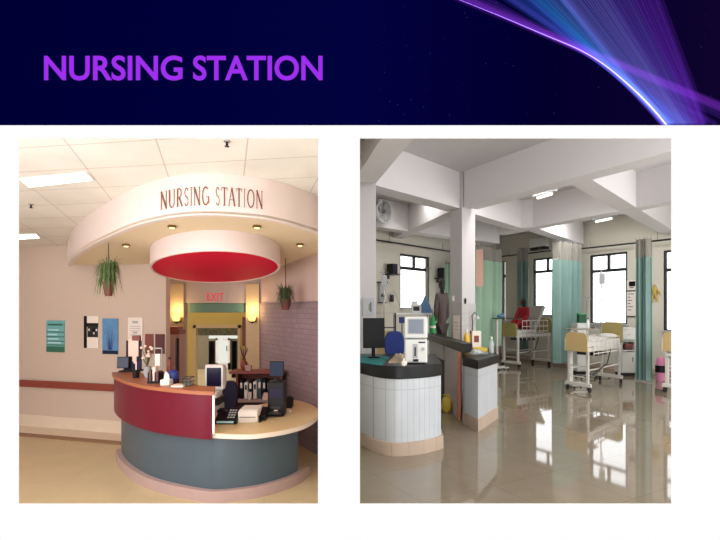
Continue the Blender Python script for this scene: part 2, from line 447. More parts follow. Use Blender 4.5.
for lab,q in (('small dark sprinkler head at the top middle of the tiled ceiling',(227,141)),('small dark sprinkler head on the tiled ceiling at far left',(31,204))):
    p=CP(*q); t=thing('sprinkler',lab,'sprinkler',p); obj('rosette',MB().lathe([(.022,0),(.02,-.008)],(0,0,0),12),M['metal'],t)
    obj('nozzle',MB().lathe([(.008,-.008),(.008,-.03),(.016,-.034),(.016,-.038)],(0,0,0),10),M['black_pl'],t)

# canopy ------------------------------------------------------
fp=[(67.5,266),(72,259),(78,253.5),(90,246),(107,237.5),(133,226.5),(168,218),(208,215),(257,218),(285,223),(301,227.5),(318,233),(330,241),(335,252)]
fc=[]
for px,py in fp:
    Y=ys(py); fc.append((((px-CX)/F*Y),Y))
fc=spline([(p[0],p[1],0) for p in fc],6); fc=[Vector((p.x,p.y)) for p in fc]
can=thing('entrance_canopy','large curved white canopy over the desk lettered NURSING STATION','canopy',(-1.6,5.2,2.2))
cl=Vector(can.location)
inn=offset(fc,.05)
mb=MB().strip(fc,inn,lambda p:zs(p),lambda p:zc(p)-.001).map(lambda v:v-cl); obj('fascia',mb,M['canopy_white'],can,smooth=True)
back=[(PX(6.6)-.03,6.0),(-.55,6.62),(-2.9,6.75),(-3.0,6.12)]
def under(p): return zs(p)+.012
poly=[Vector(p[:2]) for p in fc]+[Vector(q) for q in ((-.27,5.6),(-.3,5.9),(-.6,6.6),(-1.4,6.88),(-2.7,6.88),(-2.7,6.1))]
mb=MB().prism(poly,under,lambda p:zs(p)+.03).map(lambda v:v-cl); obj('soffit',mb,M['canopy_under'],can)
def disc(zf,zf2,rx,ry,n=48,Yc=5.36):
    pts=[(-.302*(Yc+ry*math.sin(2*PI*i/n))+rx*math.cos(2*PI*i/n),Yc+ry*math.sin(2*PI*i/n)) for i in range(n)]
    return pts
mb=MB(); o=disc(0,0,.715,1.1); i2=disc(0,0,.69,1.07)
n=len(o)
mb.strip(o+[o[0]],i2+[i2[0]],lambda p:zd(p),lambda p:zs(p)+.01).map(lambda v:v-cl); dr=obj('drum',mb,M['drum_white'],can,smooth=True)
mb=MB().prism(i2,lambda p:zd(p)+.008,lambda p:zd(p)+.02).map(lambda v:v-cl); dd=obj('red_disc',mb,M['drum_red'],can); dd['label']='bright red underside of the drum'
# serif lettering following the fascia
def strokes(ch):
    t,h=.17,.07     # thick / thin stroke half-scaled widths
    S=lambda x,w=.34:[((x-w/2,.02),(x+w/2,.02),.05),((x-w/2,.98),(x+w/2,.98),.05)]
    def arc(cx,cy,rx,ry,a0,a1,w,n=10):
        out=[];pp=None
        for i in range(n+1):
            a=math.radians(a0+(a1-a0)*i/n); q=(cx+rx*math.cos(a),cy+ry*math.sin(a))
            if pp: out.append((pp,q,w))
            pp=q
        return out
    if ch=='N': return [((.12,0),(.12,1),.09),((.88,0),(.88,1),.09),((.1,1),(.9,0),.17),((0,.98),(.2,.98),.05),((0,.02),(.26,.02),.05),((.74,.98),(1,.98),.05)]
    if ch=='U': return [((.14,.3),(.14,1),.16),((.86,.3),(.86,1),.09)]+arc(.5,.3,.36,.28,180,360,.1)+[((0,.98),(.3,.98),.05),((.72,.98),(1,.98),.05)]
    if ch=='R': return [((.16,0),(.16,1),.16)]+arc(.4,.74,.36,.24,-90,90,.11)+[((.16,.98),(.42,.98),.06),((.16,.5),(.42,.5),.06),((.42,.5),(.92,0),.15),((0,.02),(.34,.02),.05)]
    if ch=='S': return arc(.5,.74,.34,.23,20,270,.12)+arc(.5,.26,.36,.24,90,-160,.12)
    if ch=='I': return [((.5,0),(.5,1),.2),((.2,.02),(.8,.02),.05),((.2,.98),(.8,.98),.05)]
    if ch=='G': return arc(.52,.5,.42,.48,50,335,.12,16)+[((.88,.12),(.88,.46),.12),((.6,.46),(.98,.46),.06)]
    if ch=='T': return [((.5,0),(.5,1),.17),((.02,.96),(.98,.96),.08),((.05,.98),(.05,.8),.06),((.95,.98),(.95,.8),.06),((.3,.02),(.7,.02),.05)]
    if ch=='A': return [((.1,0),(.5,1),.08),((.9,0),(.5,1),.16),((.24,.34),(.74,.34),.06),((0,.02),(.24,.02),.05),((.74,.02),(1,.02),.05)]
    if ch=='O': return arc(.5,.5,.42,.48,0,360,.12,20)
    return []
# arc-length table of the fascia by pixel column
def fas(px):
    k=(px-CX)/F
    for i in range(len(fc)-1):
        a,b=fc[i],fc[i+1]; fa=a.x-k*a.y; fb=b.x-k*b.y
        if fa<=0<=fb or fb<=0<=fa:
            t=fa/(fa-fb) if fa!=fb else 0; return a+(b-a)*t,(b-a).normalized()
    return fc[-1],(fc[-1]-fc[-2]).normalized()
mb=MB(); mb2=MB()
lay=[('N',161,167.5),('U',169,175.5),('R',177,183),('S',184.5,189),('I',190,193),('N',194,200.5),('G',202,209.5),('S',215.5,220),('T',221.5,227.5),('A',228,235.5),('T',236,242),('I',243,245.8),('O',247,254.5),('N',256,262.5)]
for ch,x0,x1 in lay:
    for p,q,w in strokes(ch):
        d=Vector((q[0]-p[0],q[1]-p[1])); 
        if d.length<1e-6: continue
        asp=.5; d2=Vector((d.x*asp,d.y)).normalized(); nn=Vector((-d2.y,d2.x))*w*.5*.62
        pts=[(p[0]+nn.x/asp,p[1]+nn.y),(p[0]-nn.x/asp,p[1]-nn.y),(q[0]-nn.x/asp,q[1]-nn.y),(q[0]+nn.x/asp,q[1]+nn.y)]
        vv=[]
        for u,v in pts:
            c,t=fas(x0+(x1-x0)*u); nrm=Vector((t.y,-t.x))
            zb=zs(c)+.075; vv.append(Vector((c.x+nrm.x*.006,c.y+nrm.y*.006,zb+v*.145))-cl)
        (mb if x0<212 else mb2).quad(*vv)
for b_,wd in ((mb,'NURSING'),(mb2,'STATION')): lo=obj('lettering',b_,M['letter_brown'],can); lo['label']='brown serif letters reading '+wd
# recessed downlights
base=None
for lab,q in (('recessed downlight at the left end of the canopy underside',(126,245.5)),('recessed downlight below the first letters on the canopy underside',(172,227)),
              ('recessed downlight below the last letters on the canopy underside',(257,227)),('recessed downlight at the right end of the canopy underside',(300,245))):
    Y=ys(q[1]); p=P(q[0],q[1],Y)
    if base is None:
        base=thing('downlight',lab,'downlight',p,0,'downlights in the canopy'); base['group']='downlights in the canopy'
        obj('trim_ring',MB().lathe([(.035,.01),(.04,-.004),(.03,-.008)],(0,0,0),20),M['brass'],base,smooth=True)
        obj('bulb',MB().lathe([(.028,.0),(.028,-.006),(.012,-.014)],(0,0,0),16),M['bulb'],base,smooth=True)
    else: dup(base,p,None,lab)
# corridor and the walls behind the desk --------------------------------
YH=6.9
def hw(px,Y=YH): return (px-CX)/F*Y
def zy(py,Y): return EYE+(HY-py)/F*Y
mb=MB()      # header wall with the corridor opening
mb.box(hw(140),YH,0,hw(185),YH+.1,2.43); mb.box(hw(185),YH,zy(303,YH),hw(246),YH+.1,2.43); mb.box(hw(246),YH,0,hw(261.5),YH+.1,2.43)
struct('wall_header',mb,M['wall_header'])
mb=MB()
mb.box(hw(168),YH-.04,0,hw(184.5),YH-.001,zy(284,YH)); mb.box(hw(246.5),YH-.04,0,hw(259.5),YH-.001,zy(284,YH))
struct('trim_3',mb,M['cream_col'])
struct('trim_4',MB().box(hw(189),YH+.0,zy(312.5,YH),hw(244),YH+.12,zy(303,YH)),M['green_beam'],bevel=.01)
YI=8.3
mb=MB(); mb.box(hw(172,YI),YI,0,hw(196,YI),YI+.08,2.4); mb.box(hw(238.5,YI),YI,0,hw(262,YI),YI+.08,2.4); mb.box(hw(196,YI),YI,zy(327,YI),hw(238.5,YI),YI+.08,2.4)
struct('wall_corridor',mb,M['yellow_wall'])
mb=MB()
for a,b in ((193.5,196.5),(238,241)): mb.box(hw(a,YI),YI-.03,0,hw(b,YI),YI-.001,zy(325,YI))
mb.box(hw(193.5,YI),YI-.03,zy(328,YI),hw(241,YI),YI-.001,zy(324.5,YI))
struct('trim_5',mb,M['cream_col'])
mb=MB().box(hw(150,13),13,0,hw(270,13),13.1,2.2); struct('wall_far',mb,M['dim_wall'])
YD=12.9
d=thing('glass_door','bright glazed door at the far end of the corridor','door',(hw(223,YD),YD,0)); d['kind']='structure'
dl=Vector(d.location); z0,z1=0,zy(338,YD)
mb=MB(); hwid=hw(230,YD)-hw(223,YD)
for a,b in ((-hwid,-hwid*.72),(hwid*.72,hwid)): mb.box(a,-.03,0,b,.03,z1)
mb.box(-hwid,-.03,z1-.06,hwid,.03,z1); mb.box(-hwid,-.03,0,hwid,.03,.18)
obj('door_frame',mb,M['white_lam'],d); obj('pane',MB().box(-hwid*.72,-.01,.18,hwid*.72,.01,z1-.06),M['daylight'],d)
obj('handle',MB().tube([(hwid*.6,-.05,.5),(hwid*.6,-.05,.64)],.012),M['dark_metal'],d)
mb=MB().box(hw(209,YD),YD-.02,zy(338.5,YD),hw(238,YD),YD+.05,zy(334.5,YD)); struct('window_6',mb,M['daylight'])
v=obj('valance_curtain',MB().box(hw(196,8.6),8.6,zy(335.5,8.6),hw(238,8.6),8.66,zy(326,8.6)),M['valance']); tag(v,'grey patterned valance hanging across the corridor doorway','valance')
for lab,a,b in (('dark curtain left of the far glazed door',209,215),('dark curtain right of the far glazed door',232,237.5)):
    mb=MB(); n=16; Y=11
    pts=[(hw(a,Y)+(hw(b,Y)-hw(a,Y))*i/n,Y+.05*math.sin(i*1.6)) for i in range(n+1)]
    mb.strip(pts,offset(pts,.01),.05,zy(341,Y)); o=obj('corridor_curtain',mb,M['curtain_dark'],smooth=True); tag(o,lab,'curtain','corridor curtains')
# tall cabinet beside the opening, with dark strip and red top
cb=thing('tall_cabinet','tall narrow mauve cabinet with reddish cap at left of the corridor opening','cabinet',(hw(176.5,6.6),6.6,0))
w=6.0*6.6/480; h=zy(334,6.6)
obj('body',MB().box(-w,-.12,0,w,.12,h),M['pink_grey'],cb,bevel=.006); obj('cap',MB().prism([(-w,-.13),(w,-.13),(w,.12),(-w,.12)],h,h+.06).prism([(-w*.6,-.1),(w*.6,-.1),(w*.6,.1),(-w*.6,.1)],h+.06,h+.1),M['red_brown'],cb)
obj('door',MB().box(-w*.9,-.14,.1,w*.45,-.121,h-.03),M['pink_grey'],cb); obj('side_strip',MB().box(w*.62,-.135,.1,w,-.121,h-.05),M['curtain_dark'],cb)
t=thing('wall_picture','narrow red brown picture on the right side of the corridor opening','picture',(hw(244.5,7.6),7.6,zy(346,7.6)))
obj('frame',MB().box(-.03,-.02,0,.04,.02,zy(317,7.6)-zy(346,7.6)),M['red_brown'],t); obj('print',MB().box(-.02,-.024,.03,.03,-.0201,.42),M['wine'],t)
# sconces
def sconce(px,lab):
    Y=YH-.041; t=thing('wall_sconce',lab,'sconce',(hw(px,Y),Y,zy(321,Y)))
    obj('back_plate',MB().box(-.06,-.02,-.02,.06,0,.05),M['brass'],t,bevel=.004)
    obj('arm',MB().tube([(-.05,-.03,.0),(0,-.06,-.03),(.05,-.03,.0)],.008).tube([(0,-.02,.02),(0,-.06,-.03)],.008),M['black_pl'],t)
    obj('shade',MB().lathe([(.035,0),(.048,.04),(.056,.08)],(0,-.07,.0),16,sx=1.1),M['shade'],t,smooth=True)
    l=bpy.data.lights.new('sconce_lamp','POINT'); l.energy=3; l.color=(1,.72,.35); l.shadow_soft_size=.05
    lo=bpy.data.objects.new('sconce_lamp',l); C.objects.link(lo); lo.parent=t; lo.location=(0,-.12,.16)
sconce(178,'lit warm sconce left of the corridor opening'); sconce(253,'lit warm sconce right of the corridor opening')
# exit sign
t=thing('exit_sign','small red EXIT sign on the wall above the green beam','sign',P(215.5,297,YH-.01))
vs,fs=text_mesh('EXIT',.01); k=YH/480
obj('sign_plate',MB().box(-11*k,-.004,-6*k,11*k,.005,6*k),M['wall_header'],t)
obj('sign_lettering',MB().add([((u-.5)*17*k,-.008,(v-.5)*8*k) for u,v in vs],fs),M['exit'],t)
# brick wall on the right
b0=Vector((hw(260,6.85),6.85)); b1=Vector((PX(5.2)-.12,5.1))
def onB(px):
    k=(px-CX)/F; d=b1-b0; t=(k*b0.y-b0.x)/(d.x-k*d.y); return b0+d*t
bn=Vector((-(b1-b0).y,(b1-b0).x)).normalized()
zbt=zy(303,6.85)
struct('wall_brick',MB().prism([b0,b1,b1+bn*.1,b0+bn*.1],0,zbt),M['brick'])
struct('wall_right_upper',MB().prism([b0+bn*.02,b1+bn*.02,b1+bn*.1,b0+bn*.1],zbt,2.43),M['wall_pink'])
struct('trim_6',MB().box(hw(258.4),YH-.05,0,hw(260),YH-.001,zbt+.01),M['cream_col'])

# posters on the long wall --------------------------------------------
def poster(name,lab,cat,px0,px1,py0,py1,mats,fill,grp=None):
    a=onW((px0+px1)/2); z=zw((px0+px1)/2,py1); w=(onW(px1)-onW(px0)).length; h=zw((px0+px1)/2,py0)-z
    ang=math.atan2((w1-w0).y,(w1-w0).x)
    mb=MB(); mb.box(-w/2,-.012,0,w/2,-.001,h,0); fill(mb,w,h)
    o=obj(name,mb,mats,loc=(a.x,a.y,z)); o.rotation_euler=(0,0,ang); tag(o,lab,cat,grp); return o
def R_(mb,w,h,x0,y0,x1,y1,m,d=.0125): mb.box(-w/2+w*x0,-d,h*(1-y1),-w/2+w*x1,-.012,h*(1-y0),m)
def f1(mb,w,h):
    R_(mb,w,h,.08,.1,.92,.16,1)
    for i,y in enumerate((.27,.42,.56,.68)): R_(mb,w,h,.1,y,.6+.3*random.random(),y+.05,2); R_(mb,w,h,.0,y+.08,1,y+.11,1)
    R_(mb,w,h,0,.82,1,1,1)
poster('wall_poster','teal green poster with pale bands, leftmost on the beige wall','poster',47,65,320.5,352,[M['teal_poster'],M['teal_dark'],M['teal_light']],f1)
def f2(mb,w,h):
    R_(mb,w,h,0,0,.22,1,1); R_(mb,w,h,.22,.22,1,.34,1,.0124); R_(mb,w,h,.25,.3,.98,.66,2,.0127)
    for i in range(9):
        x=.28+.6*random.random(); y=.32+.28*random.random(); R_(mb,w,h,x,y,x+.1,y+.07,random.choice((0,1)),.013)
poster('wall_poster','black and white photo poster left of the blue one','poster',84.5,99,316,348,[M['paper'],M['black_pl'],M['dark_metal']],f2)
def f3(mb,w,h):
    for x0,x1,y0 in ((.5,.48,.25),(.3,.45,.35),(.7,.55,.3),(.6,.52,.45),(.4,.47,.5),(.2,.4,.55),(.82,.6,.5)):
        p=Vector((-w/2+w*x1,-.0124,h*.12)); q=Vector((-w/2+w*x0,-.0124,h*(1-y0*.7))); dd=(q-p).normalized(); nn=Vector((-dd.z,0,dd.x))*w*.012
        mb.quad(p+nn*2,p-nn*2,q-nn*.5,q+nn*.5,1)
    R_(mb,w,h,0,.9,1,1,2)
poster('wall_poster','blue poster with bare dark branches on it','poster',103,118.5,318.5,354,[M['blue_poster'],M['navy'],M['screen_blue']],f3)
def f4(mb,w,h):
    R_(mb,w,h,.3,.12,.7,.2,1)
    for y in (.3,.38,.46,.6,.7,.8): R_(mb,w,h,.15,y,.85,y+.02,1)
    R_(mb,w,h,.35,.5,.65,.56,1)
poster('wall_poster','white paper notice with faint grey lines right of the blue poster','notice',128.5,143,317.5,346,[M['paper'],M['equip_grey']],f4)
def f5(mb,w,h): R_(mb,w,h,0,0,.44,1,1,.02); R_(mb,w,h,.54,0,1,1,2,.02)
poster('wall_poster','pair of brown and plum panels mounted side by side near the corridor','picture',146,165,334,353.5,[M['wall_beige'],M['wine'],M['plum']],f5)

# hanging plants --------------------------------------------------------
def hanging_plant(lab,px,py_hook,py_rim,py_bot,py_top,half,Y,leafm,seed):
    rnd=random.Random(seed); k=Y/480
    top=P(px,py_hook,Y); t=thing('hanging_plant',lab,'plant',P(px,py_bot,Y))
    hp=(py_bot-py_rim)*k; r=5.4*k; H=(py_bot-py_hook)*k
    obj('pot',MB().lathe([(r*.62,0),(r*.9,hp*.55),(r,hp*.8),(r*1.1,hp*.8),(r*1.1,hp),(r*.95,hp),(r*.9,hp*.85)],(0,0,0),20),M['pot'],t,smooth=True)
    mb=MB()
    for i in range(3):
        a=2*PI*i/3; mb.tube([(r*math.cos(a),r*math.sin(a),hp),(0,0,hp+.34*(H-hp))],.0035,6)
    mb.tube([(0,0,hp+.34*(H-hp)),(0,0,H)],.0045,6); obj('hanger_wire',mb,M['dark_metal'],t)
    mb=MB(); T=(py_bot-py_top)*k
    for i in range(300):
        a=rnd.uniform(0,2*PI); ln=rnd.uniform(.5,1.05)*half*k; up=rnd.uniform(.25,1.15)*(T-hp); dr=rnd.uniform(-1.2,1.1)*hp*1.2
        pts=[]
        for j in range(7):
            s=j/6; x=ln*(s**.8); z=hp*.9+up*math.sin(min(1,s*1.35)*PI*.5)*(1-s*.35)-(up*.45+dr)*s**3
            pts.append(Vector((x*math.cos(a),x*math.sin(a),z)))
        sd=Vector((-math.sin(a),math.cos(a),0)); w0_=rnd.uniform(.006,.011)
        for j in range(6):
            wa=w0_*(1-j/6.5); wb=w0_*(1-(j+1)/6.5)
            mb.quad(pts[j]+sd*wa,pts[j]-sd*wa,pts[j+1]-sd*wb,pts[j+1]+sd*wb)
    obj('foliage',mb,leafm,t)
hanging_plant('spider plant in a maroon pot hanging under the left end of the canopy',108.5,243,281,296,254,15,4.75,M['leaf'],3)
hanging_plant('darker spider plant hanging in front of the brick wall at right',285.5,258,299,310,283,12,5.5,M['leaf_dark'],5)

# reception desk --------------------------------------------------------
basepts=[(116,458),(117,463),(121,470),(130,478.5),(144,487),(160,493),(185,499),(212,503),(238,501),(260,497.5),(280,492),(297,485),(310,476)]
bc=[]
for px,py in basepts: bc.append(onz(px,py,0))
bcS=[Vector((p.x,p.y)) for p in spline([(p[0],p[1],0) for p in bc],8)]
si=7*8      # sample at x = 212 (end of the high counter)
desk=thing('reception_desk','curved maroon and teal reception desk with pale kickboard under the canopy','reception desk',(-1.4,4.4,0)); dk=Vector(desk.location)
def D(mb): return mb.map(lambda v:v-dk)
ZK=.095; ZM=.53; ZT=.93; ZL=.575
obj('kickboard',D(MB().strip(bcS,offset(bcS,.06),0,ZK)),M['kick'],desk,smooth=True)
tin=offset(bcS,.05); tin2=offset(bcS,.09)
obj('teal_panel',D(MB().strip(tin[:si+1],tin2[:si+1],ZK,ZM+.02)),M['teal_lam'],desk,smooth=True)
obj('teal_panel',D(MB().strip(tin[si:-5],tin2[si:-5],ZK,ZL-.03)),M['teal_lam'],desk,smooth=True)
mo=offset(bcS,-.02); mi_=offset(bcS,.06)
obj('maroon_panel',D(MB().strip(mo[:si+1],mi_[:si+1],ZM,ZT-.03)),M['maroon'],desk,smooth=True)
wo=offset(bcS,-.04)
Cc=Vector((-1.62,5.36))
def inward(pts,d): return [p+(Cc-p).normalized()*d for p in pts]
wi=inward(bcS,.24)
obj('counter_top',D(MB().strip(wo[:si+2],wi[:si+2],ZT-.03,ZT)),M['oak'],desk,smooth=True)
a=tin[si]; b=tin[si]+(wi[si]-tin[si])*1.0
obj('end_panel',D(MB().prism([a+Vector((.0,-.06)),a+Vector((.02,-.06)),b+Vector((.02,0)),b],ZL+.001,ZT-.03)),M['white_lam'],desk)
wt=[(212,433),(235,434.2),(254,434),(275,431.5),(292,428),(306,423.5),(315,417.5),(318,411),(313,405.5),(300,401),(283,398.5)]
wtp=[onz(px,py,ZL) for px,py in wt]; wtp=[Vector((p.x,p.y)) for p in spline([(p[0],p[1],0) for p in wtp],6)]
inn=[onz(px,py,ZL) for px,py in ((262,404),(240,410),(225,408.5),(196,408.5))]
poly=wtp+[Vector(p) for p in inn]+[Vector(onz(200,426,ZL))]
obj('work_top',D(MB().prism(poly,ZL-.008,ZL)),M['desk_tan'],desk)
ed=offset(wtp,-.006)
obj('work_top_edge',D(MB().strip(ed,offset(wtp,.02),ZL-.04,ZL-.004)),M['desk_edge'],desk,smooth=True)
for p in ((-.75,5.2),(-1.15,4.85)): obj('support_post',D(MB().box(p[0]-.02,p[1]-.02,0,p[0]+.02,p[1]+.02,ZL-.009)),M['dark_metal'],desk)

# generic small builders --------------------------------------------------
def crt(lab,loc,w,h,d,rz=0,case=None,scr=None):
    t=thing('computer_monitor',lab,'monitor',loc,rz)
    obj('casing',MB().box(-w/2,0,h*.1,w/2,d*.3,h).add([(-w/2,d*.3,h*.1),(w/2,d*.3,h*.1),(w/2,d*.3,h),(-w/2,d*.3,h),(-w/3,d,h*.25),(w/3,d,h*.25),(w/3,d,h*.85),(-w/3,d,h*.85)],[(0,1,5,4),(1,2,6,5),(2,3,7,6),(3,0,4,7),(4,5,6,7),(0,3,2,1)]),case or M['white_lam'],t,bevel=.005)
    obj('screen',MB().box(-w*.4,-.004,h*.22,w*.4,.0,h*.9),scr or M['screen_dark'],t)
    obj('stand',MB().lathe([(w*.3,0),(w*.26,h*.04),(w*.12,h*.05),(w*.12,h*.1)],(0,d*.35,0),16),case or M['white_lam'],t)
    return t
def lcd(lab,loc,w,h,rz=0,scr=None,tilt=.08,basew=.6):
    t=thing('flat_monitor',lab,'monitor',loc,rz); Rm=Matrix.Translation((0,0,h*.62))@Matrix.Rotation(-tilt,4,'X')
    mb=MB().box(-w/2,-.015,-h*.38,w/2,.02,h*.38,0,Rm); obj('panel',mb,M['black_pl'],t,bevel=.004)
    obj('screen',MB().box(-w*.45,-.018,-h*.33,w*.45,-.0151,h*.33,0,Rm),scr or M['screen_dark'],t)
    obj('stand',MB().box(-w*.08,.02,.01,w*.08,.05,h*.6).box(-w*basew/2,-.04,0,w*basew/2,.1,.014),M['black_pl'],t,bevel=.003)
    return t
def office_chair(lab,loc,w,h,seat_z,m,rz=0):
    t=thing('office_chair',lab,'chair',loc,rz)
    n=20; pts=[]
    bh=h-seat_z-.03
    mb=MB()
    for yy,sc in ((-.03,.92),(.0,1),(.03,.92)):
        for i in range(n):
            a=2*PI*i/n; sx=math.copysign(abs(math.cos(a))**.6,math.cos(a)); sz=math.copysign(abs(math.sin(a))**.7,math.sin(a))
            pts.append((sx*w/2*sc,yy+.03*(sz*.5),seat_z+.03+bh/2+sz*bh/2*sc))
    mb.add(pts,[(k*n+i,k*n+(i+1)%n,(k+1)*n+(i+1)%n,(k+1)*n+i) for k in range(2) for i in range(n)]+[tuple(range(n))[::-1],tuple(range(2*n,3*n))])
    obj('backrest',mb,m,t,smooth=True)
    obj('seat',MB().lathe([(w*.42,0),(w*.55,.02),(w*.55,.05),(w*.45,.075)],(0,-.0-w*.5,seat_z-.06),20),m,t,smooth=True)
    obj('back_bar',MB().tube([(0,-w*.4,seat_z-.05),(0,.05,seat_z-.04),(0,.05,seat_z+bh*.4)],.015),M['black_pl'],t)
    obj('gas_post',MB().lathe([(.028,.1),(.028,.2),(.018,.2),(.018,seat_z-.05)],(0,-w*.5,0),14),M['black_pl'],t)
    for i in range(5):
        a=2*PI*i/5+.3; c=Vector((0,-w*.5,.1)); q=c+Vector((math.cos(a)*w*.6,math.sin(a)*w*.6,-.04))
        l=obj('leg',MB().tube([c,q],[.02,.013]),M['black_pl'],t)
        obj('caster',MB().lathe([(.012,-.01),(.028,-.006),(.028,.006),(.012,.01)],(0,0,0),12).map(lambda v:(v.x+q.x,v.z+q.y,v.y+.0285)),M['rubber'],l)
    return t
def K(Y): return Y/480

# things on and behind the low desk
p=onz(225.5,424.5,ZL); Y=p[1]; k=K(Y)
t=thing('desk_telephone','black telephone console on the low desk next to the high counter','telephone',(p[0],p[1]+.06,ZL))
obj('base_unit',MB().prism([(-11*k,-.06),(11*k,-.06),(11*k,.1),(-11*k,.1)],0,lambda q:.04+.5*(q[1]+.06)),M['black_pl'],t,bevel=.006)
obj('handset',MB().tube([(-10*k,.02,.095),(-8*k,.02,.115),(-3*k,.02,.115),(-1*k,.02,.095)],[.018,.016,.016,.018]),M['black_pl'],t,smooth=True)
mb=MB()
for i in range(4):
    for j in range(3): mb.cbox((2*k+j*.024,-.03+i*.03,.058+i*.0152),(.016,.018,.01))
obj('keypad',mb,M['equip_grey'],t)
obj('label_strip',MB().box(-9*k,-.0615,.012,8*k,-.0601,.03),M['teal_light'],t)
p=onz(247.5,423,ZL); k=K(p[1])
t=thing('desk_printer','low white desktop printer in the middle of the low desk','printer',(p[0],p[1]+.12,ZL))
obj('housing',MB().box(-9.8*k,-.12,0,9.8*k,.14,.105),M['paper'],t,bevel=.008); obj('paper_slot',MB().box(-8*k,-.122,.05,8*k,-.1195,.056),M['dark_metal'],t)
obj('lid',MB().box(-9.2*k,-.09,.105,9.2*k,.13,.113),M['white_lam'],t); obj('side_cable',MB().tube([(9.8*k,-.05,.05),(11*k,-.07,.03),(12*k,-.1,.006),(12.5*k,-.02,.006)],.009),M['black_pl'],t)
office_chair('dark blue office chair behind the low desk',(hw(230,5.45),5.45,0),16*K(5.4),zy(380.5,5.45),.42,M['dark_blue'])
t=thing('computer_tower','stack of grey desktop computer cases beside the high counter','computer',(hw(213.5,4.85),4.85,ZL)); k=K(4.85)
obj('case',MB().box(-7.5*k,-.1,0,7.5*k,.12,.075),M['equip_grey'],t,bevel=.004); obj('case',MB().box(-7*k,-.09,.076,7.5*k,.12,.15),M['dark_metal'],t,bevel=.004)
obj('drive_slot',MB().box(-5*k,-.102,.04,3*k,-.0995,.055),M['black_pl'],t); obj('paper_tray',MB().box(-6*k,-.095,.151,6*k,.1,.2),M['white_lam'],t,bevel=.004)
crt('white boxy computer monitor with dark screen beside the high counter',(hw(215.5,4.85),4.8,ZL+.2),18*K(4.8),zy(365,4.8)-ZL-.2,.24)
# black printer tower and flat screen at right
p=onz(275,417.5,ZL); k=K(p[1])
t=thing('printer_tower','tall black document feeder unit at the right of the low desk','office machine',(p[0],p[1]+.1,ZL))
hh=zy(383,p[1])-ZL
obj('housing',MB().box(-8.3*k,-.06,0,8.5*k,.1,hh),M['black_pl'],t,bevel=.008); obj('front_recess',MB().box(-6*k,-.062,hh*.55,6*k,-.0595,hh*.8),M['dark_blue'],t)
obj('tray',MB().box(-7*k,-.12,hh*.1,6*k,-.06,hh*.16).box(-5*k,-.07,hh*.24,5*k,-.06,hh*.3),M['dark_metal'],t); obj('status_label',MB().box(-2*k,-.0635,hh*.12,2*k,-.061,hh*.2),M['paper_pink'],t)
pt=(p[0]+.0,p[1]+.1,ZL+hh)
lcd('black flat screen with a blue glow on top of the black machine',pt,14*k,20.5*k/.99,0,M['screen_blue'],.05)
p=onz(287,408,ZL); k=K(p[1])
t=thing('desk_telephone','small black telephone on the right end of the desk','telephone',(p[0],p[1]+.05,ZL))
obj('base_unit',MB().prism([(-4.5*k,-.06),(5*k,-.06),(5*k,.08),(-4.5*k,.08)],0,lambda q:.035+.4*(q[1]+.06)),M['black_pl'],t,bevel=.005)
obj('handset',MB().tube([(-4*k,.02,.07),(-3*k,.02,.1),(3*k,.02,.1),(4.4*k,.02,.07)],[.018,.014,.014,.018]),M['black_pl'],t,smooth=True)
p=onz(290,412,ZL); k=K(p[1])
t=thing('computer_mouse','pale computer mouse on the tan desk end','mouse',(p[0],p[1],ZL)); obj('shell',MB().ball((0,0,.008),(.016,.035,.018)),M['paper'],t,smooth=True); obj('button',MB().box(-.002,-.034,.018,.002,-.01,.026),M['equip_grey'],t)
p=onz(250,407.5,ZL); k=K(p[1])
t=thing('keyboard','black keyboard behind the white printer','keyboard',(p[0]+.02,p[1]-.06,ZL)); obj('deck',MB().box(-11*k,-.06,0,11*k,.07,.02),M['black_pl'],t,bevel=.003)
mb=MB()
for i in range(11):
    for j in range(4): mb.cbox((-10*k+i*2*k,-.045+j*.03,.023),(1.6*k,.024,.006))
obj('keys',mb,M['dark_blue'],t)
t=thing('card_terminal','dark desk terminal in front of the black machine','terminal',(hw(264,4.5),4.5,ZL)); k=K(4.5)
obj('base_unit',MB().prism([(-3*k,-.06),(3*k,-.06),(3*k,.06),(-3*k,.06)],0,lambda q:.05+.5*(q[1]+.06)),M['black_pl'],t,bevel=.004); obj('screen',MB().box(-2*k,.045,.098,2*k,.055,.106),M['screen_blue'],t)

# hutch with binders on the brick side
YHu=6.05; k=K(YHu)
hu=thing('bookcase','low reddish brown shelf unit with binders behind the desk','bookcase',(hw(261,YHu),YHu,0))
xl=hw(237,YHu)-hw(261,YHu); xr=-xl; zt=zy(370,YHu); zs1=zy(397,YHu)
obj('top',MB().box(xl-.06,-.16,zt-.03,xr+.02,.1,zt),M['wine'],hu,bevel=.004)
for s,a in ((0,xl+.02),(1,xr-.04)): obj('side_panel',MB().box(a,-.14,0,a+.025,.1,zt-.03),M['red_brown'],hu)
obj('back_panel',MB().box(xl+.02,.08,0,xr,.1,zt-.03),M['red_brown'],hu); obj('shelf',MB().box(xl-.05,-.2,zs1-.03,xr,.08,zs1),M['kick'],hu); obj('lower_panel',MB().box(xl+.02,-.1,0,xr-.04,-.08,zs1-.03),M['plum'],hu)
cols=['black_pl','paper','black_pl','paper','teal_lam','screen_dark','black_pl','red_brown']; labs=['first from left, black','second, white','third, black','fourth, white','fifth, teal','sixth, navy','seventh, black','eighth, brown']
x=xl+.06
first=None
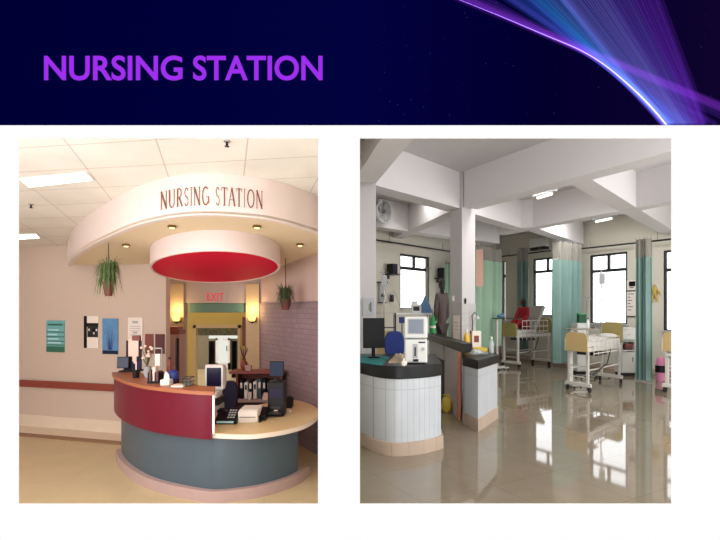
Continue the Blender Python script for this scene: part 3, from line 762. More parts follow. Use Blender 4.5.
for i,(c,l) in enumerate(zip(cols,labs)):
    w=.048; hgt=(.235,.2,.225,.21,.24,.235,.23,.22)[i]
    t=thing('ring_binder','upright binder on the brown shelf unit, '+l+' one','binder',(YHu*0+hu.location.x+x+w/2,YHu-.03,zs1),0,'binders on the shelf unit')
    obj('cover',MB().box(-w/2+.003,-.09,0,w/2-.003,.08,hgt),M[c],t,bevel=.004); obj('spine_label',MB().box(-w/4,-.0915,hgt*.55,w/4,-.0901,hgt*.85),M['paper' if c!='paper' else 'screen_blue'],t)
    x+=w+.008
t=thing('paper_stack','pale pink paper stack in front of the binders','paper stack',(hw(268,5.84),5.88,zs1),0); obj('sheets',MB().box(-.07,-.03,0,.07,.06,.05).box(-.06,-.02,.05,.05,.05,.08),M['paper_pink'],t)
t=thing('paper_cup','white paper cup in front of the binders','cup',(hw(249,5.84),5.88,zs1)); obj('wall',MB().lathe([(.02,0),(.028,.09),(.026,.09),(.019,.005)],(0,0,0),14),M['paper'],t,smooth=True)
t=thing('flower_vase','dark red vase with dried stems on the bookcase top','vase',(hw(244.5,YHu),YHu-.03,zt)); obj('vase_body',MB().lathe([(.02,0),(.045,.05),(.045,.09),(.02,.13),(.026,.15)],(0,0,0),16),M['red_brown'],t,smooth=True)
mb=MB()
for i in range(9): a=i*.7; mb.tube([(0,0,.13),(.03*math.cos(a),.03*math.sin(a),.22),(.05*math.cos(a),.05*math.sin(a),.26+.02*(i%3))],.004,5)
obj('stems',mb,M['plum'],t)
t=thing('pink_box','small mauve box on the bookcase top near the vase','box',(hw(250,YHu),YHu-.06,zt)); obj('carton',MB().box(-.04,-.03,0,.03,.03,.06),M['pink_grey'],t,bevel=.003); obj('lid',MB().box(-.043,-.033,.05,.033,.033,.065),M['kick'],t)

# things on the high counter ------------------------------------------------
mid=offset(bcS[:si+2],.14)
def onC(px,off=.14):
    ln=inward(bcS[:si+2],off); kx=(px-CX)/F; best=min(ln,key=lambda q:abs(q.x-kx*q.y)); return (kx*best.y,best.y,ZT)
def place(px,off=.14): p=onC(px,off); return p,K(p[1])
p,k=place(123.5,.12)
t=lcd('small black screen at the left end of the high counter',p,12*k,15*k,0); 
p,k=place(133,.2)
t=thing('document_holder','pinkish document on a dark upright holder at left of the high counter','document holder',p)
h=36*k
obj('back_board',MB().box(-8*k,.02,0,7.5*k,.035,h*.86),M['curtain_dark'],t,bevel=.003); obj('document',MB().box(-5*k,.006,h*.42,5*k,.019,h*.9).box(-1*k,.006,h*.22,3*k,.019,h*.42),M['paper_pink'],t); obj('red_clip',MB().box(-1*k,.0,h*.86,6.5*k,.036,h),M['wine'],t); obj('base',MB().box(-7*k,-.05,0,7*k,.08,.02),M['black_pl'],t)
p,k=place(136,.1)
t=thing('pen_pot','dark pot full of pens in front of the document','pen pot',p); obj('pot',MB().lathe([(.03,0),(.034,.08),(.03,.08),(.028,.01)],(0,0,0),16),M['black_pl'],t,smooth=True)
for i in range(6): a=i*1.05; obj('pen',MB().tube([(.01*math.cos(a),.01*math.sin(a),.01),(.035*math.cos(a),.035*math.sin(a),.16)],.005,6),M[('navy','black_pl','paper')[i%3]],t)
p,k=place(147.5,.2)
t=thing('flower_arrangement','pale pink dried flowers in a grey vase on the high counter','flowers',p); obj('vase',MB().lathe([(.025,0),(.04,.05),(.03,.1),(.035,.11)],(0,0,0),16),M['equip_grey'],t,smooth=True)
mb=MB(); mf=MB(); rnd=random.Random(4)
for i in range(16):
    a=rnd.uniform(0,6.28); r=rnd.uniform(.02,.075); z=rnd.uniform(.17,.32); q=(r*math.cos(a),r*math.sin(a),z); mb.tube([(0,0,.1),(q[0]*.4,q[1]*.4,z*.7),q],.003,5); mf.ball(q,.014,8)
obj('stems',mb,M['leaf_dark'],t); obj('blooms',mf,M['paper_pink'],t)
p,k=place(155.5,.12)
t=thing('file_rack','dark upright file rack with papers at the middle of the high counter','file rack',p)
obj('rack_base',MB().box(-5.5*k,-.06,0,5.5*k,.08,.02),M['black_pl'],t)
for i in range(4): obj('divider',MB().box(-5.5*k+i*3.4*k,-.05,.02,-4.9*k+i*3.4*k,.07,.1-.008*(i%2)),M['black_pl'],t)
obj('files',MB().box(-4.6*k,-.045,.02,-2.6*k,.06,.12).box(2.2*k,-.045,.02,4.8*k,.06,.105),M['plum'],t); obj('card',MB().box(-1.2*k,-.04,.02,1.6*k,.05,.15),M['paper_pink'],t)
p,k=place(158,.26)
t=thing('card_display','upright clear card display behind the file rack','card display',p); obj('frame',MB().box(-4*k,0,0,4*k,.01,.02).box(-4*k,0,.02,-3.6*k,.01,.3).box(3.6*k,0,.02,4*k,.01,.3).box(-4*k,0,.29,4*k,.01,.3),M['equip_grey'],t); obj('card',MB().box(-3*k,-.004,.12,2*k,-.0,.24),M['paper'],t)
p,k=place(166.5,.1)
t=thing('tissue_box','white tissue box with a peaked tissue on the high counter','tissue box',p); obj('carton',MB().box(-4.6*k,-.04,0,4.6*k,.05,.05),M['paper'],t,bevel=.003)
obj('tissue',MB().add([(-.028,0,.05),(.028,0,.05),(.0,.02,.05),(-.006,.0,.125),(.02,.01,.09)],[(0,1,3),(1,2,4),(2,0,3),(1,4,3)]),M['paper'],t)
p,k=place(173,.2)
t=thing('blue_globe','round navy blue ball ornament beside the tissue box','ball',p); obj('globe',MB().ball((0,0,.072),.055,16),M['navy'],t,smooth=True); obj('foot',MB().lathe([(.035,0),(.03,.014),(.012,.025)],(0,0,0),14),M['black_pl'],t)
p,k=place(179,.1)
t=thing('form_pad','cream pad of forms lying on the right of the high counter','forms',p); obj('pad',MB().box(-6*k,-.05,0,6*k,.05,.014),M['paper'],t); obj('top_sheet',MB().box(-5.6*k,-.045,.0141,5*k,.05,.016),M['paper_pink'],t)
p,k=place(188.5,.18)
t=thing('wire_basket','dark wire basket of slips on the right of the high counter','basket',p)
mb=MB()
for z in (.0,.035,.07): mb.tube([(-4*k,-.05,z+.004),(4*k,-.05,z+.004),(4*k,.05,z+.004),(-4*k,.05,z+.004),(-4*k,-.05,z+.004)],.004,6)
for i in range(7): mb.tube([(-4*k+i*8*k/6,-.05,0),(-4*k+i*8*k/6,-.05,.075)],.003,5)
obj('wire_frame',mb,M['dark_metal'],t); obj('slips',MB().box(-3.6*k,-.045,.006,3.6*k,.045,.05),M['beige_cloth'],t)
p,k=place(169.5,.3)
t=thing('tall_bottle','slim brown bottle behind the blue ball','bottle',p); obj('glass_body',MB().lathe([(.02,0),(.022,.1),(.01,.15),(.01,.2)],(0,0,0),12),M['red_brown'],t,smooth=True); obj('cap',MB().lathe([(.012,.2),(.012,.22)],(0,0,0),10),M['black_pl'],t)

# ================================================================== RIGHT ROOM
ZB=3.43; ZC=4.09
cor=Vector((4.83,16.5)); dA=Vector((1.157,1.19)).normalized(); dB=Vector((1.32,-2.35)).normalized()
nA=Vector((-dA.y,dA.x)); nB=Vector((-dB.y,dB.x))     # nA away to back-left ; nB to back-right
if nA.y<0: nA=-nA
if nB.y<0: nB=-nB
a0=cor-dA*7.6; bend=cor+dB*8.4
def ray(px,o,d):
    k=(px-CX)/F; t=(k*o.y-o.x)/(d.x-k*d.y); return t
def onRA(px): return a0+dA*ray(px,a0,dA)
def onRB(px): return cor+dB*ray(px,cor,dB)
floor_poly=[(PX(2.01)+.02,2.01),(9.3,2.01),(9.3,9.0),tuple(bend),tuple(cor),tuple(a0),(PX(11.05)-.01,11.05)]
struct('floor_right',MB().prism(floor_poly,-.1,0),M['floor_r'])
struct('ceiling_right',MB().prism(floor_poly,ZC,ZC+.1),M['plaster_grey'])
def holewall(o,d,n,length,zt,holes,th=.16):
    xs=sorted({0,length,*[h[0] for h in holes],*[h[1] for h in holes]}); zsx=sorted({0,zt,*[h[2] for h in holes],*[h[3] for h in holes]})
    mb=MB()
    for i in range(len(xs)-1):
        for j in range(len(zsx)-1):
            xm=(xs[i]+xs[i+1])/2; zm=(zsx[j]+zsx[j+1])/2
            if any(h[0]<xm<h[1] and h[2]<zm<h[3] for h in holes): continue
            a=o+d*xs[i]; b=o+d*xs[i+1]; mb.prism([a,b,b+n*th,a+n*th],zsx[j],zsx[j+1])
    return mb
win=[]
def addwin(name,onf,o,d,n,px0,px1,zs_,zh,ztr,mull,lst,muls):
    s0=(onf(px0)-o).dot(d); s1=(onf(px1)-o).dot(d); lst.append((s0,s1,zs_,zh)); win.append((name,o,d,n,s0,s1,zs_,zh,ztr,mull))
hA=[];hB=[]
addwin('window_1',onRA,a0,dA,nA,400,429.3,1.63,3.09,2.72,.5,hA,0)
addwin('window_2',onRB,cor,dB,nB,502.6,505.6,1.25,3.27,2.76,None,hB,0)
addwin('window_3',onRB,cor,dB,nB,533,568,1.43,3.22,2.80,.42,hB,0)
addwin('window_4',onRB,cor,dB,nB,589.8,627.3,1.23,3.14,2.68,.5,hB,0)
addwin('window_5',onRB,cor,dB,nB,663.3,697,1.10,3.06,2.58,.5,hB,0)
struct('wall_right_left_far',holewall(a0,dA,nA,7.6,ZC,hA),M['plaster_wall'])
struct('wall_right_window',holewall(cor,dB,nB,8.4,ZC,hB),M['plaster_wall'])
struct('wall_right_side',MB().prism([(9.3,2.01),(9.36,2.01),(9.36,9.2),(9.3,9.2)],0,ZC),M['plaster_wall'])
for nm,o,d,n,s0,s1,zl,zh,ztr,mull in win:
    c=o+d*((s0+s1)/2)+n*.05; t=bpy.data.objects.new(nm,None); C.objects.link(t); t.location=(c.x,c.y,zl); t['kind']='structure'
    t.rotation_euler=(0,0,math.atan2(d.y,d.x)); w=(s1-s0)/2; h=zh-zl; f=.055 if w>.15 else .025
    mb=MB(); mb.box(-w,-.03,0,-w+f,.03,h); mb.box(w-f,-.03,0,w,.03,h); mb.box(-w+f,-.03,0,w-f,.03,f*.5); mb.box(-w+f,-.03,h-f,w-f,.03,h)
    zt_=ztr-zl; mb.box(-w+f,-.03,zt_-.04,w-f,.03,zt_+.04)
    if mull: xm=-w+2*w*mull; mb.box(xm-.035,-.028,zt_+.04,xm+.035,.028,h-f)
    obj('window_frame',mb,M['frame_dark'],t); obj('pane',MB().box(-w+f,-.003,f*.5,w-f,.003,zt_-.04).box(-w+f,-.003,zt_+.04,w-f,.003,h-f),M['glass'],t)
    if w>.15: obj('window_sill',MB().box(-w-.03,-.16,-.03,w+.03,-.03,-.001),M['plaster_grey'],t)
for nm,o,d,n,ln in (('baseboard_right',cor,dB,nB,8.4),('baseboard_far',a0,dA,nA,7.6)):
    a=o; b=o+d*ln; struct(nm,MB().prism([a-n*.015,b-n*.015,b,a],0,.13),M['tile_b'])
# beams and columns
BI=[0]
def beam(p0,p1,w,side=1,z0=ZB,z1=ZC,ext=(0,0)):
    p0=Vector(p0);p1=Vector(p1); d=(p1-p0).normalized(); n=Vector((-d.y,d.x))*side; p0=p0-d*ext[0]; p1=p1+d*ext[1]
    BI[0]+=1
    return MB().prism([p0,p1,p1+n*w,p0+n*w],z0+.004*BI[0],z1-.001)
def bz(px,py): Y=878/(HY-py); return ((px-CX)/F*Y,Y)
F1=Vector((1.827,8.6))
colp=[F1,F1+Vector((.697,.717))*.45,F1+Vector((.697,.717))*.45+Vector((-.49,.87))*.32,F1+Vector((-.49,.87))*.32]
struct('column',MB().prism(colp,0,ZC-.001),M['col_white'])
def outw(poly,d):
    c=sum((Vector(p) for p in poly),Vector((0,0)))/len(poly); return [Vector(p)+(Vector(p)-c).normalized()*d for p in poly]
struct('trim_7',MB().prism(outw(colp,.012),0,EYE+.12*1),M['tile_c'])
struct('column',MB().prism([(-.25,7.0),(.233,7.0),(.233,7.36),(-.25,7.36)],0,ZC-.001),M['col_white'])
struct('trim_8',MB().prism([(-.26,6.988),(.24,6.988),(.24,7.37),(-.26,7.37)],0,EYE-.12),M['tile_c'])
BM=M['plaster_beam']
struct('beam',beam(bz(376.7,185.8),bz(457.8,208),.32,1,ext=(.1,.15)),BM)
struct('beam',beam(bz(464,208),bz(671,152),.32,1,ext=(0,2.6)),BM)
struct('beam',beam((.232,6.97),(.585,5.1),.34,-1,ext=(0,2.8)),BM)
struct('beam',beam(bz(533,228),bz(672,202),.3,1,ext=(1.1,3.2)),BM)
struct('beam',beam(bz(563,182),bz(659,234),.32,-1,ext=(-.2,.3)),BM)
struct('beam',beam(bz(533,228),bz(577,243),.3,1,ext=(0,.6)),BM)
struct('beam',beam(bz(377,228),bz(451,238),.3,1,ext=(1.0,2.0)),BM)
struct('beam',beam(bz(475.5,216),bz(520,229),.3,1,ext=(.2,.3)),BM)
struct('beam',beam((1.72,9.0),(.8,12.6),.3,-1),BM)
# curtain rails
def railtube(pts,lab,m='dark_metal'):
    o=thing('curtain_rail',lab,'curtain rail',Vector(pts[0]))
    obj('rail_tube',MB().tube([Vector(p)-Vector(pts[0]) for p in pts],.022,8),M[m],o)
    p=Vector(pts[0]); q=Vector(pts[-1])
    for s in (.2,.8):
        c=(q-p)*s; obj('bracket',MB().tube([c,c+Vector((0,0,.2))],.008,6),M['metal'],o)
def RB(px,z,off=.25): q=onRB(px)-nB*off; return (q.x,q.y,z)
def RA(px,z,off=.2): q=onRA(px)-nA*off; return (q.x,q.y,z)
railtube([RB(577,3.33),RB(690,3.28)],'dark curtain rail above the windows at right')
railtube([RB(505,3.4),RB(556,3.38)],'dark curtain rail above the middle window')
railtube([RA(362,3.3),RA(452,3.3)],'dark curtain rail above the far left window')
railtube([P(476,246,13),P(501,251,14.6)],'short dark curtain rail over the pale green curtain')
# curtains
def curtain(lab,x0,x1,Y0,Y1,pyt,pyn,pyb,m,folds,amp=.05,ph=0):
    a=Vector(XY(x0,Y0)); b=Vector(XY(x1,Y1)); d=(b-a).normalized(); n=Vector((-d.y,d.x)); N=folds*8
    c=(a+b)/2; Ym=c.y; zt=zy(pyt,Ym); zn=zy(pyn,Ym); zb=max(.03,zy(pyb,Ym))
    t=thing('ward_curtain',lab,'curtain',(c.x,c.y,zb),0,'ward curtains')
    def sheet(z0,z1,sc):
        mb=MB(); rows=6; vs=[]
        for j in range(rows+1):
            z=z0+(z1-z0)*j/rows
            for i in range(N+1):
                s=i/N; w=amp*sc*(math.sin(s*folds*2*PI+ph)+.35*math.sin(s*folds*3.1*PI+1.3*ph+j*.15))
                q=a+(b-a)*s+n*w; vs.append((q.x-c.x,q.y-c.y,z-zb))
        mb.add(vs,[(j*(N+1)+i,j*(N+1)+i+1,(j+1)*(N+1)+i+1,(j+1)*(N+1)+i) for j in range(rows) for i in range(N)]); return mb
    obj('fabric',sheet(zb,zn,1),M[m],t,smooth=True); obj('net_header',sheet(zn,zt,1),M['net'],t,smooth=True)
    mb=MB()
    for i in range(folds+1):
        q=a+(b-a)*(i/folds); mb.tube([(q.x-c.x,q.y-c.y,zt-zb),(q.x-c.x,q.y-c.y,zt-zb+.05)],.006,5)
    obj('hooks',mb,M['metal'],t)
    return t
curtain('pale green curtain drawn beside the white column',476,499.5,12.6,13.6,248,261,347,'curtain_lt',5,.09)
curtain('narrow grey green curtain left of the middle window',519,528,15.0,15.15,248,262,352,'curtain_gr',3,.08,1)
curtain('wide teal curtain hanging between the two beds',555.5,579,12.2,12.9,243,260.5,362,'curtain',5,.1,.5)
curtain('slim teal curtain at the right of the near bed by the yellow figure',636,650.5,10.9,10.6,239,257,381,'curtain',4,.07,2)
curtain('sliver of green curtain just left of the white column',445.5,450,13.4,13.5,262,264,340,'curtain_lt',2,.04,0)
p=P(479.5,286,12.2); o=obj('wall_panel',MB().box(-.09,-.012,0,.09,.012,zy(249.5,12.2)-p.z).box(-.095,-.016,-.01,.095,.016,.02),M['salmon'],loc=p); tag(o,'salmon pink hanging panel right of the white column','panel')
# tube lights, exhaust fan, air conditioner
def tubelight(lab,p,q,drop,m=True):
    p=Vector(p);q=Vector(q); c=(p+q)/2; t=thing('tube_light',lab,'tube light',c,0,'ceiling tube lights')
    obj('batten',MB().tube([p-c+Vector((0,0,.05)),q-c+Vector((0,0,.05))],.03,8),M['equip_grey'],t); d=(q-p)*.32
    obj('lamp',MB().tube([-d,d],.024,10),M['tube'],t)
    mb=MB()
    for s in (-.35,.35): mb.tube([(q-p)*s+Vector((0,0,.05)),(q-p)*s+Vector((0,0,drop))],.012,6)
    obj('drop_rod',mb,M['dark_metal'],t)
tubelight('lit tube light near the second beam, left of the two',P(534,199,8.6),P(556,192.5,7.9),.3)
tubelight('lit tube light over the near bed, right of the two',P(592,222.5,10.6),P(616,217.5,9.9),.5)
c=P(383,212,10.52); t=thing('exhaust_fan','round grey wall fan on the beam at upper left of the ward','fan',c,math.atan2(dA.y,dA.x))
obj('guard_ring',MB().tube([(.25*math.cos(i*PI/12),-.04,.25*math.sin(i*PI/12)) for i in range(25)],.022,6),M['equip_grey'],t)
obj('housing_disc',MB().lathe([(.25,0),(.25,.02)],(0,0,0),24).map(lambda v:(v.x,v.z+.01,v.y)),M['equip_grey'],t)
mb=MB()
for r in (.06,.12,.18): mb.tube([(r*math.cos(i*PI/10),-.05,r*math.sin(i*PI/10)) for i in range(21)],.006,5)
for i in range(8): a=i*PI/4; mb.tube([(0,-.05,0),(.25*math.cos(a),-.05,.25*math.sin(a))],.006,5)
obj('guard_grille',mb,M['metal'],t)
for i in range(5):
    a=i*2*PI/5; R3=Matrix.Rotation(a,4,'Y')@Matrix.Rotation(.5,4,'X'); obj('blade',MB().box(.03,-.005,-.045,.21,.005,.045,0,R3),M['equip_grey'],t)
obj('hub',MB().ball((0,-.02,0),(.05,.04,.05),12),M['dark_metal'],t); obj('mount',MB().box(-.03,.0,-.03,.03,.15,.03),M['dark_metal'],t)
q=onRB(542)-nB*.13; t=thing('air_conditioner','white wall air conditioner with dark louvre above the middle window','air conditioner',(q.x,q.y,3.47),math.atan2(dB.y,dB.x))
w=(onRB(534)-onRB(550)).length/2
obj('housing',MB().box(-w,-.1,.08,w,.12,.36),M['equip'],t,bevel=.03); obj('louvre',MB().box(-w*.92,-.09,.0,w*.92,.1,.079),M['frame_dark'],t)

# left counter -----------------------------------------------------------
bp=[(352,441),(360,445),(376,453),(394,456.5),(415,455.3),(433,451.7),(443.5,448)]
cc=[Vector((p.x,p.y)) for p in spline([(*onz(px,py,0),0) for px,py in bp],8)]
ct=thing('nursing_counter','curved white tiled counter with thick black granite top at left of the ward','counter',(.35,5.8,0)); cl2=Vector(ct.location)
def D2(mb): return mb.map(lambda v:v-cl2)
def solid(front,back,z0,z1): return MB().prism(list(front)+list(back),z0,z1)
bk=[Vector((1.02,6.45)),Vector((-.22,6.5))]
o1=offset(cc,.035)
obj('tiled_body',D2(solid(o1,bk,.145,.84)),M['tile_w'],ct)
obj('plinth',D2(solid(cc,[Vector((1.04,6.45)),Vector((-.22,6.5))],0,.145)),M['tile_b'],ct)
o2=offset(cc,.02); bk2=[Vector((1.06,6.75)),Vector((-.23,6.75))]
obj('granite_top',D2(solid(o2,bk2,.84,.985)),M['granite'],ct,bevel=.012)
ZG=.985
# pillar counter
pc=[Vector((1.55,6.3)),Vector((2.03,7.1)),Vector((2.16,7.9)),Vector((2.0,8.3)),Vector((1.76,8.25)),Vector((1.446,6.74))]
ct2=thing('pillar_counter','narrow white counter block with black top and pointed corner by the column','counter',(1.75,7.2,0)); c2=Vector(ct2.location)
def D3(mb): return mb.map(lambda v:v-c2)
obj('tiled_body',D3(MB().prism(pc,.17,.82)),M['tile_w'],ct2); obj('plinth',D3(MB().prism(outw(pc,.02),0,.17)),M['tile_b'],ct2); obj('granite_top',D3(MB().prism(outw(pc,.03),.82,.945)),M['granite'],ct2,bevel=.01)
led=thing('granite_ledge','long raised black granite ledge running back from the pillar counter','ledge',(1.5,8.3,0)); lc=Vector(led.location)
lp=[Vector((1.46,6.78)),Vector((1.63,6.95)),Vector((1.6,8.7)),Vector((1.58,10.0)),Vector((1.39,10.0))]
obj('granite_slab',MB().prism(lp,.99,1.12).map(lambda v:v-lc),M['granite'],led,bevel=.008)
obj('support_wall',MB().prism([(1.42,7.0),(1.47,7.0),(1.55,8.4),(1.48,8.4)],.0,.989).map(lambda v:v-lc),M['col_white'],led)
obj('grey_panel',MB().prism([(1.46,8.45),(1.54,8.45),(1.5,9.9),(1.42,9.9)],.72,.989).map(lambda v:v-lc),M['equip_grey'],led)
obj('gap_shade_sheet',MB().prism([(1.5,8.45),(1.56,8.45),(1.54,9.6),(1.46,9.6)],.0,.70).map(lambda v:v-lc),M['black_pl'],led)  # black sheet standing in for the shaded gap under the ledge
obj('orange_edge',MB().box(1.42,6.95,.0,1.455,6.999,.989).map(lambda v:v-lc),M['orange'],led)
# things on the left counter
def onG(px,py): x,y=onz(px,py,ZG); return (x,y,ZG)
p=onG(417.5,364); k=K(p[1])
t=thing('patient_monitor','tall white medical monitor with grey screen on the black counter','medical monitor',(p[0],p[1]+.12,ZG),-.12)
w=11.2*k; h1=25*k; h2=47*k
obj('lower_unit',MB().box(-w,-.13,.015,w*.98,.13,h1*.98),M['equip'],t,bevel=.012); obj('foot',MB().box(-w*.8,-.1,0,w*.8,.1,.015),M['black_pl'],t)
up=obj('upper_unit',MB().box(-w*1.04,-.13,h1+.01,w*1.0,.11,h2),M['equip'],t,bevel=.014); obj('neck',MB().box(-w*.8,-.08,h1*.97,w*.8,.09,h1+.012),M['equip_grey'],t)
obj('screen',MB().box(-w*.66,-.134,h1+6*k,w*.6,-.131,h2-2.5*k),M['lcd_grey'],up); obj('bezel',MB().box(-w*.76,-.1325,h1+5*k,w*.7,-.1301,h2-1.5*k),M['equip_grey'],up)
obj('slot_panel',MB().box(-w*.32,-.1325,6*k,w*.12,-.1301,20*k),M['equip_grey'],t); obj('slot',MB().box(-w*.17,-.135,8*k,-w*.02,-.1326,17*k),M['dark_metal'],t)
obj('print_tray',MB().box(-w*.28,-.136,2.5*k,w*.2,-.1301,5*k),M['black_pl'],t); obj('knob',MB().lathe([(.02,0),(.018,.02)],(0,0,0),12).map(lambda v:(w*.6+v.x,-.13-v.z,15*k+v.y)),M['equip_grey'],t); obj('logo_plate',MB().box(w*.2,-.132,21*k,w*.8,-.1301,22.5*k),M['screen_blue'],t)
p=onG(374,359); k=K(p[1])
t=lcd('black computer screen turned away on the teal cloth',(p[0],p[1]+.06,ZG+.012),22*k,40*k,.15,M['black_pl'],.05,.5)
# teal cloth (thin draped sheet)
def cloth(name,lab,cat,poly,m,z,hgt,n=14,seed=1):
    rnd=random.Random(seed); xs=[p[0] for p in poly]; ys_=[p[1] for p in poly]; c=Vector((sum(xs)/len(xs),sum(ys_)/len(ys_)))
    a,b,cc_,d=[Vector(p) for p in poly]; vs=[]
    for j in range(n+1):
        for i in range(n+1):
            u,v=i/n,j/n; q=(a*(1-u)+b*u)*(1-v)+(d*(1-u)+cc_*u)*v; e=min(u,1-u,v,1-v)
            q=q+Vector((rnd.uniform(-.01,.01),rnd.uniform(-.01,.01))); vs.append((q.x-c.x,q.y-c.y,.002+hgt*min(1,e*5)*rnd.uniform(.2,1)))
    mb=MB().add(vs,[(j*(n+1)+i,j*(n+1)+i+1,(j+1)*(n+1)+i+1,(j+1)*(n+1)+i) for j in range(n) for i in range(n)])
    o=obj(name,mb,m,smooth=True,loc=(c.x,c.y,z)); sb=o.modifiers.new('s','SUBSURF'); sb.levels=1; sb.render_levels=1; sd=o.modifiers.new('t','SOLIDIFY'); sd.thickness=.004
    return tag(o,lab,cat)
cloth('teal_cloth','flat teal green cloth under the black screen','cloth',[onG(357,362)[:2],onG(382,365.5)[:2],onG(390,357)[:2],onG(364,354.5)[:2]],M['teal_cloth'],ZG,.012)
cloth('beige_cloth','crumpled beige cloth between the black screen and the white monitor','cloth',[onG(387,363.2)[:2],onG(402,363)[:2],onG(406,356)[:2],onG(395,355.5)[:2]],M['beige_cloth'],ZG,.07,10,5)
p=onG(404,366); o=obj('tissue',MB().ball((0,0,.03),(.035,.03,.035),8).add([(-.02,0,.05),(.02,0,.05),(.0,.0,.09)],[(0,1,2)]),M['paper'],loc=p,smooth=True); tag(o,'small crumpled white tissue at the foot of the white monitor','tissue')
office_chair('blue office chair with rounded back behind the black counter',(hw(394.5,6.98),7.0,0),20*K(7.0),zy(331,7.0),.86,M['chair_blue'])
# things on pillar counter / ledge
ZP=.945
def onP(px,py): x,y=onz(px,py,ZP); return (x,y,ZP)
def bottle(lab,loc,r,h,m,cap,nm='bottle'):
    t=thing(nm,lab,'bottle',loc); obj('bottle_body',MB().lathe([(r*.9,0),(r,.01),(r,h*.62),(r*.4,h*.78),(r*.36,h*.86)],(0,0,0),16),m,t,smooth=True); obj('cap',MB().lathe([(r*.45,h*.86),(r*.45,h)],(0,0,0),12),cap,t); return t
bottle('yellow plastic bottle on the pillar counter by the column',(hw(466.6,8.0),8.0,ZP),.05,zy(329,8.0)-ZP,M['yellow_pl'],M['white_lam'])
bottle('second amber bottle right beside the yellow bottle',(hw(470.6,8.12),8.12,ZP),.032,zy(331,8.1)-ZP,M['gold'],M['red_brown'])
t=thing('carton','white carton with a brown square panel behind the yellow tray','box',(hw(476,8.1),8.1,ZP)); h=zy(331,8.1)-ZP; obj('box_body',MB().box(-4.5*K(8.1),-.05,0,4.5*K(8.1),.06,h),M['paper'],t,bevel=.004); obj('brown_panel',MB().box(-2.6*K(8.1),-.053,h*.38,2.2*K(8.1),-.0505,h*.75),M['red_brown'],t)
t=thing('yellow_tray','flat yellow tray on the pillar counter','tray',(hw(479,7.65),7.65,ZP)); k=K(7.65); obj('tray_base',MB().box(-7*k,-.09,0,7*k,.1,.01),M['yellow_pl'],t); mb=MB()
mb.box(-7*k,-.09,.01,7*k,-.08,.06).box(-7*k,.09,.01,7*k,.1,.06).box(-7*k,-.08,.01,-6.6*k,.09,.06).box(6.6*k,-.08,.01,7*k,.09,.06); obj('tray_rim',mb,M['yellow_bag'],t)
x,y=1.66,6.93
o=obj('plastic_wrap',MB().ball((0,0,.045),(.08,.06,.045),10).ball((.06,.03,.035),(.06,.05,.035),10),M['clear'],loc=(x,y,ZP),smooth=True)
for v in o.data.vertices: v.co+=Vector((random.uniform(-.012,.012),random.uniform(-.012,.012),random.uniform(-.004,.012)))
tag(o,'crumpled clear plastic wrap at the left corner of the pillar counter','plastic wrap')
t=thing('instrument_dish','small white instrument dish at front of the pillar counter','dish',(1.82,7.1,ZP)); obj('dish_body',MB().lathe([(.05,0),(.07,.03),(.066,.03),(.05,.006)],(0,0,0),16,sx=1.2),M['equip_grey'],t,smooth=True); obj('gauze',MB().box(-.04,-.03,.006,.04,.03,.024),M['paper'],t)
t=bottle('clear spray bottle near the right edge of the pillar counter',(2.0,7.3,ZP),.035,.25,M['clear'],M['paper'])
t=thing('waste_bag','crumpled yellow waste bag on the floor under the black ledge','bag',(1.36,7.55,0)); mb=MB().lathe([(.05,0),(.085,.05),(.08,.15),(.06,.2),(.03,.23),(.05,.27)],(0,0,0),14)
rr=random.Random(2); mb.map(lambda v:v+Vector((rr.uniform(-.012,.012),rr.uniform(-.012,.012),0))); obj('bag_body',mb,M['yellow_bag'],t,smooth=True); obj('tie',MB().tube([(.032*math.cos(i*PI/6),.032*math.sin(i*PI/6),.232) for i in range(13)],.005,5),M['paper'],t)
# column fittings
def colpt(px,py):      # on the column's right-hand face
    o=F1; d=Vector((.697,.717)); q=o+d*ray(px,o,d); return q
q=F1+Vector((-.49,.87))*.2; t=thing('wall_socket','small white socket on the left face of the column','socket',(q.x-.03,q.y-.02,zy(298.5,8.8)),math.atan2(-.87,.49)); obj('plate',MB().box(-.03,-.012,-.05,.03,.004,.05),M['paper'],t,bevel=.003); obj('rocker',MB().box(-.012,-.018,-.02,.012,-.0121,.02),M['white_lam'],t)
q=colpt(464.5,300); t=thing('door_chime','small dark switch on the right face of the column','switch',(q.x+.01,q.y-.015,zy(301,8.65)),math.atan2(.717,.697)); obj('plate',MB().box(-.02,-.012,-.05,.02,.004,.05),M['dark_metal'],t,bevel=.003); obj('rocker',MB().box(-.008,-.02,-.02,.008,-.0121,.02),M['black_pl'],t)
q=colpt(471,310); t=thing('gooseneck_lamp','thin dark gooseneck lamp fixed to the right face of the column','lamp',(q.x+.02,q.y-.02,zy(332,8.7)))
obj('neck',MB().tube([(0,0,0),(.0,-.03,.16),(-.02,-.06,.3),(.02,-.1,.36),(.06,-.12,.3)],.009,8),M['dark_metal'],t,smooth=True); obj('lamp_head',MB().lathe([(.015,0),(.05,-.06)],(.06,-.12,.3),14),M['equip_grey'],t,smooth=True); obj('clamp',MB().box(-.03,-.01,-.03,.03,.02,.02),M['black_pl'],t)
q=colpt(468,325); t=thing('paper_notice','white paper sheet taped low on the left face of the column','notice',(0,0,0)); q=F1+Vector((-.49,.87))*.12; t.location=(q.x-.012,q.y-.008,zy(343,8.7)); t.rotation_euler=(0,0,math.atan2(-.87,.49))
obj('sheet',MB().box(-.09,-.008,0,.08,-.003,.5),M['paper'],t); obj('print_lines',MB().box(-.06,-.0095,.3,.05,-.0081,.31).box(-.06,-.0095,.24,.05,-.0081,.25).box(-.06,-.0095,.36,.02,-.0081,.38),M['equip_grey'],t)
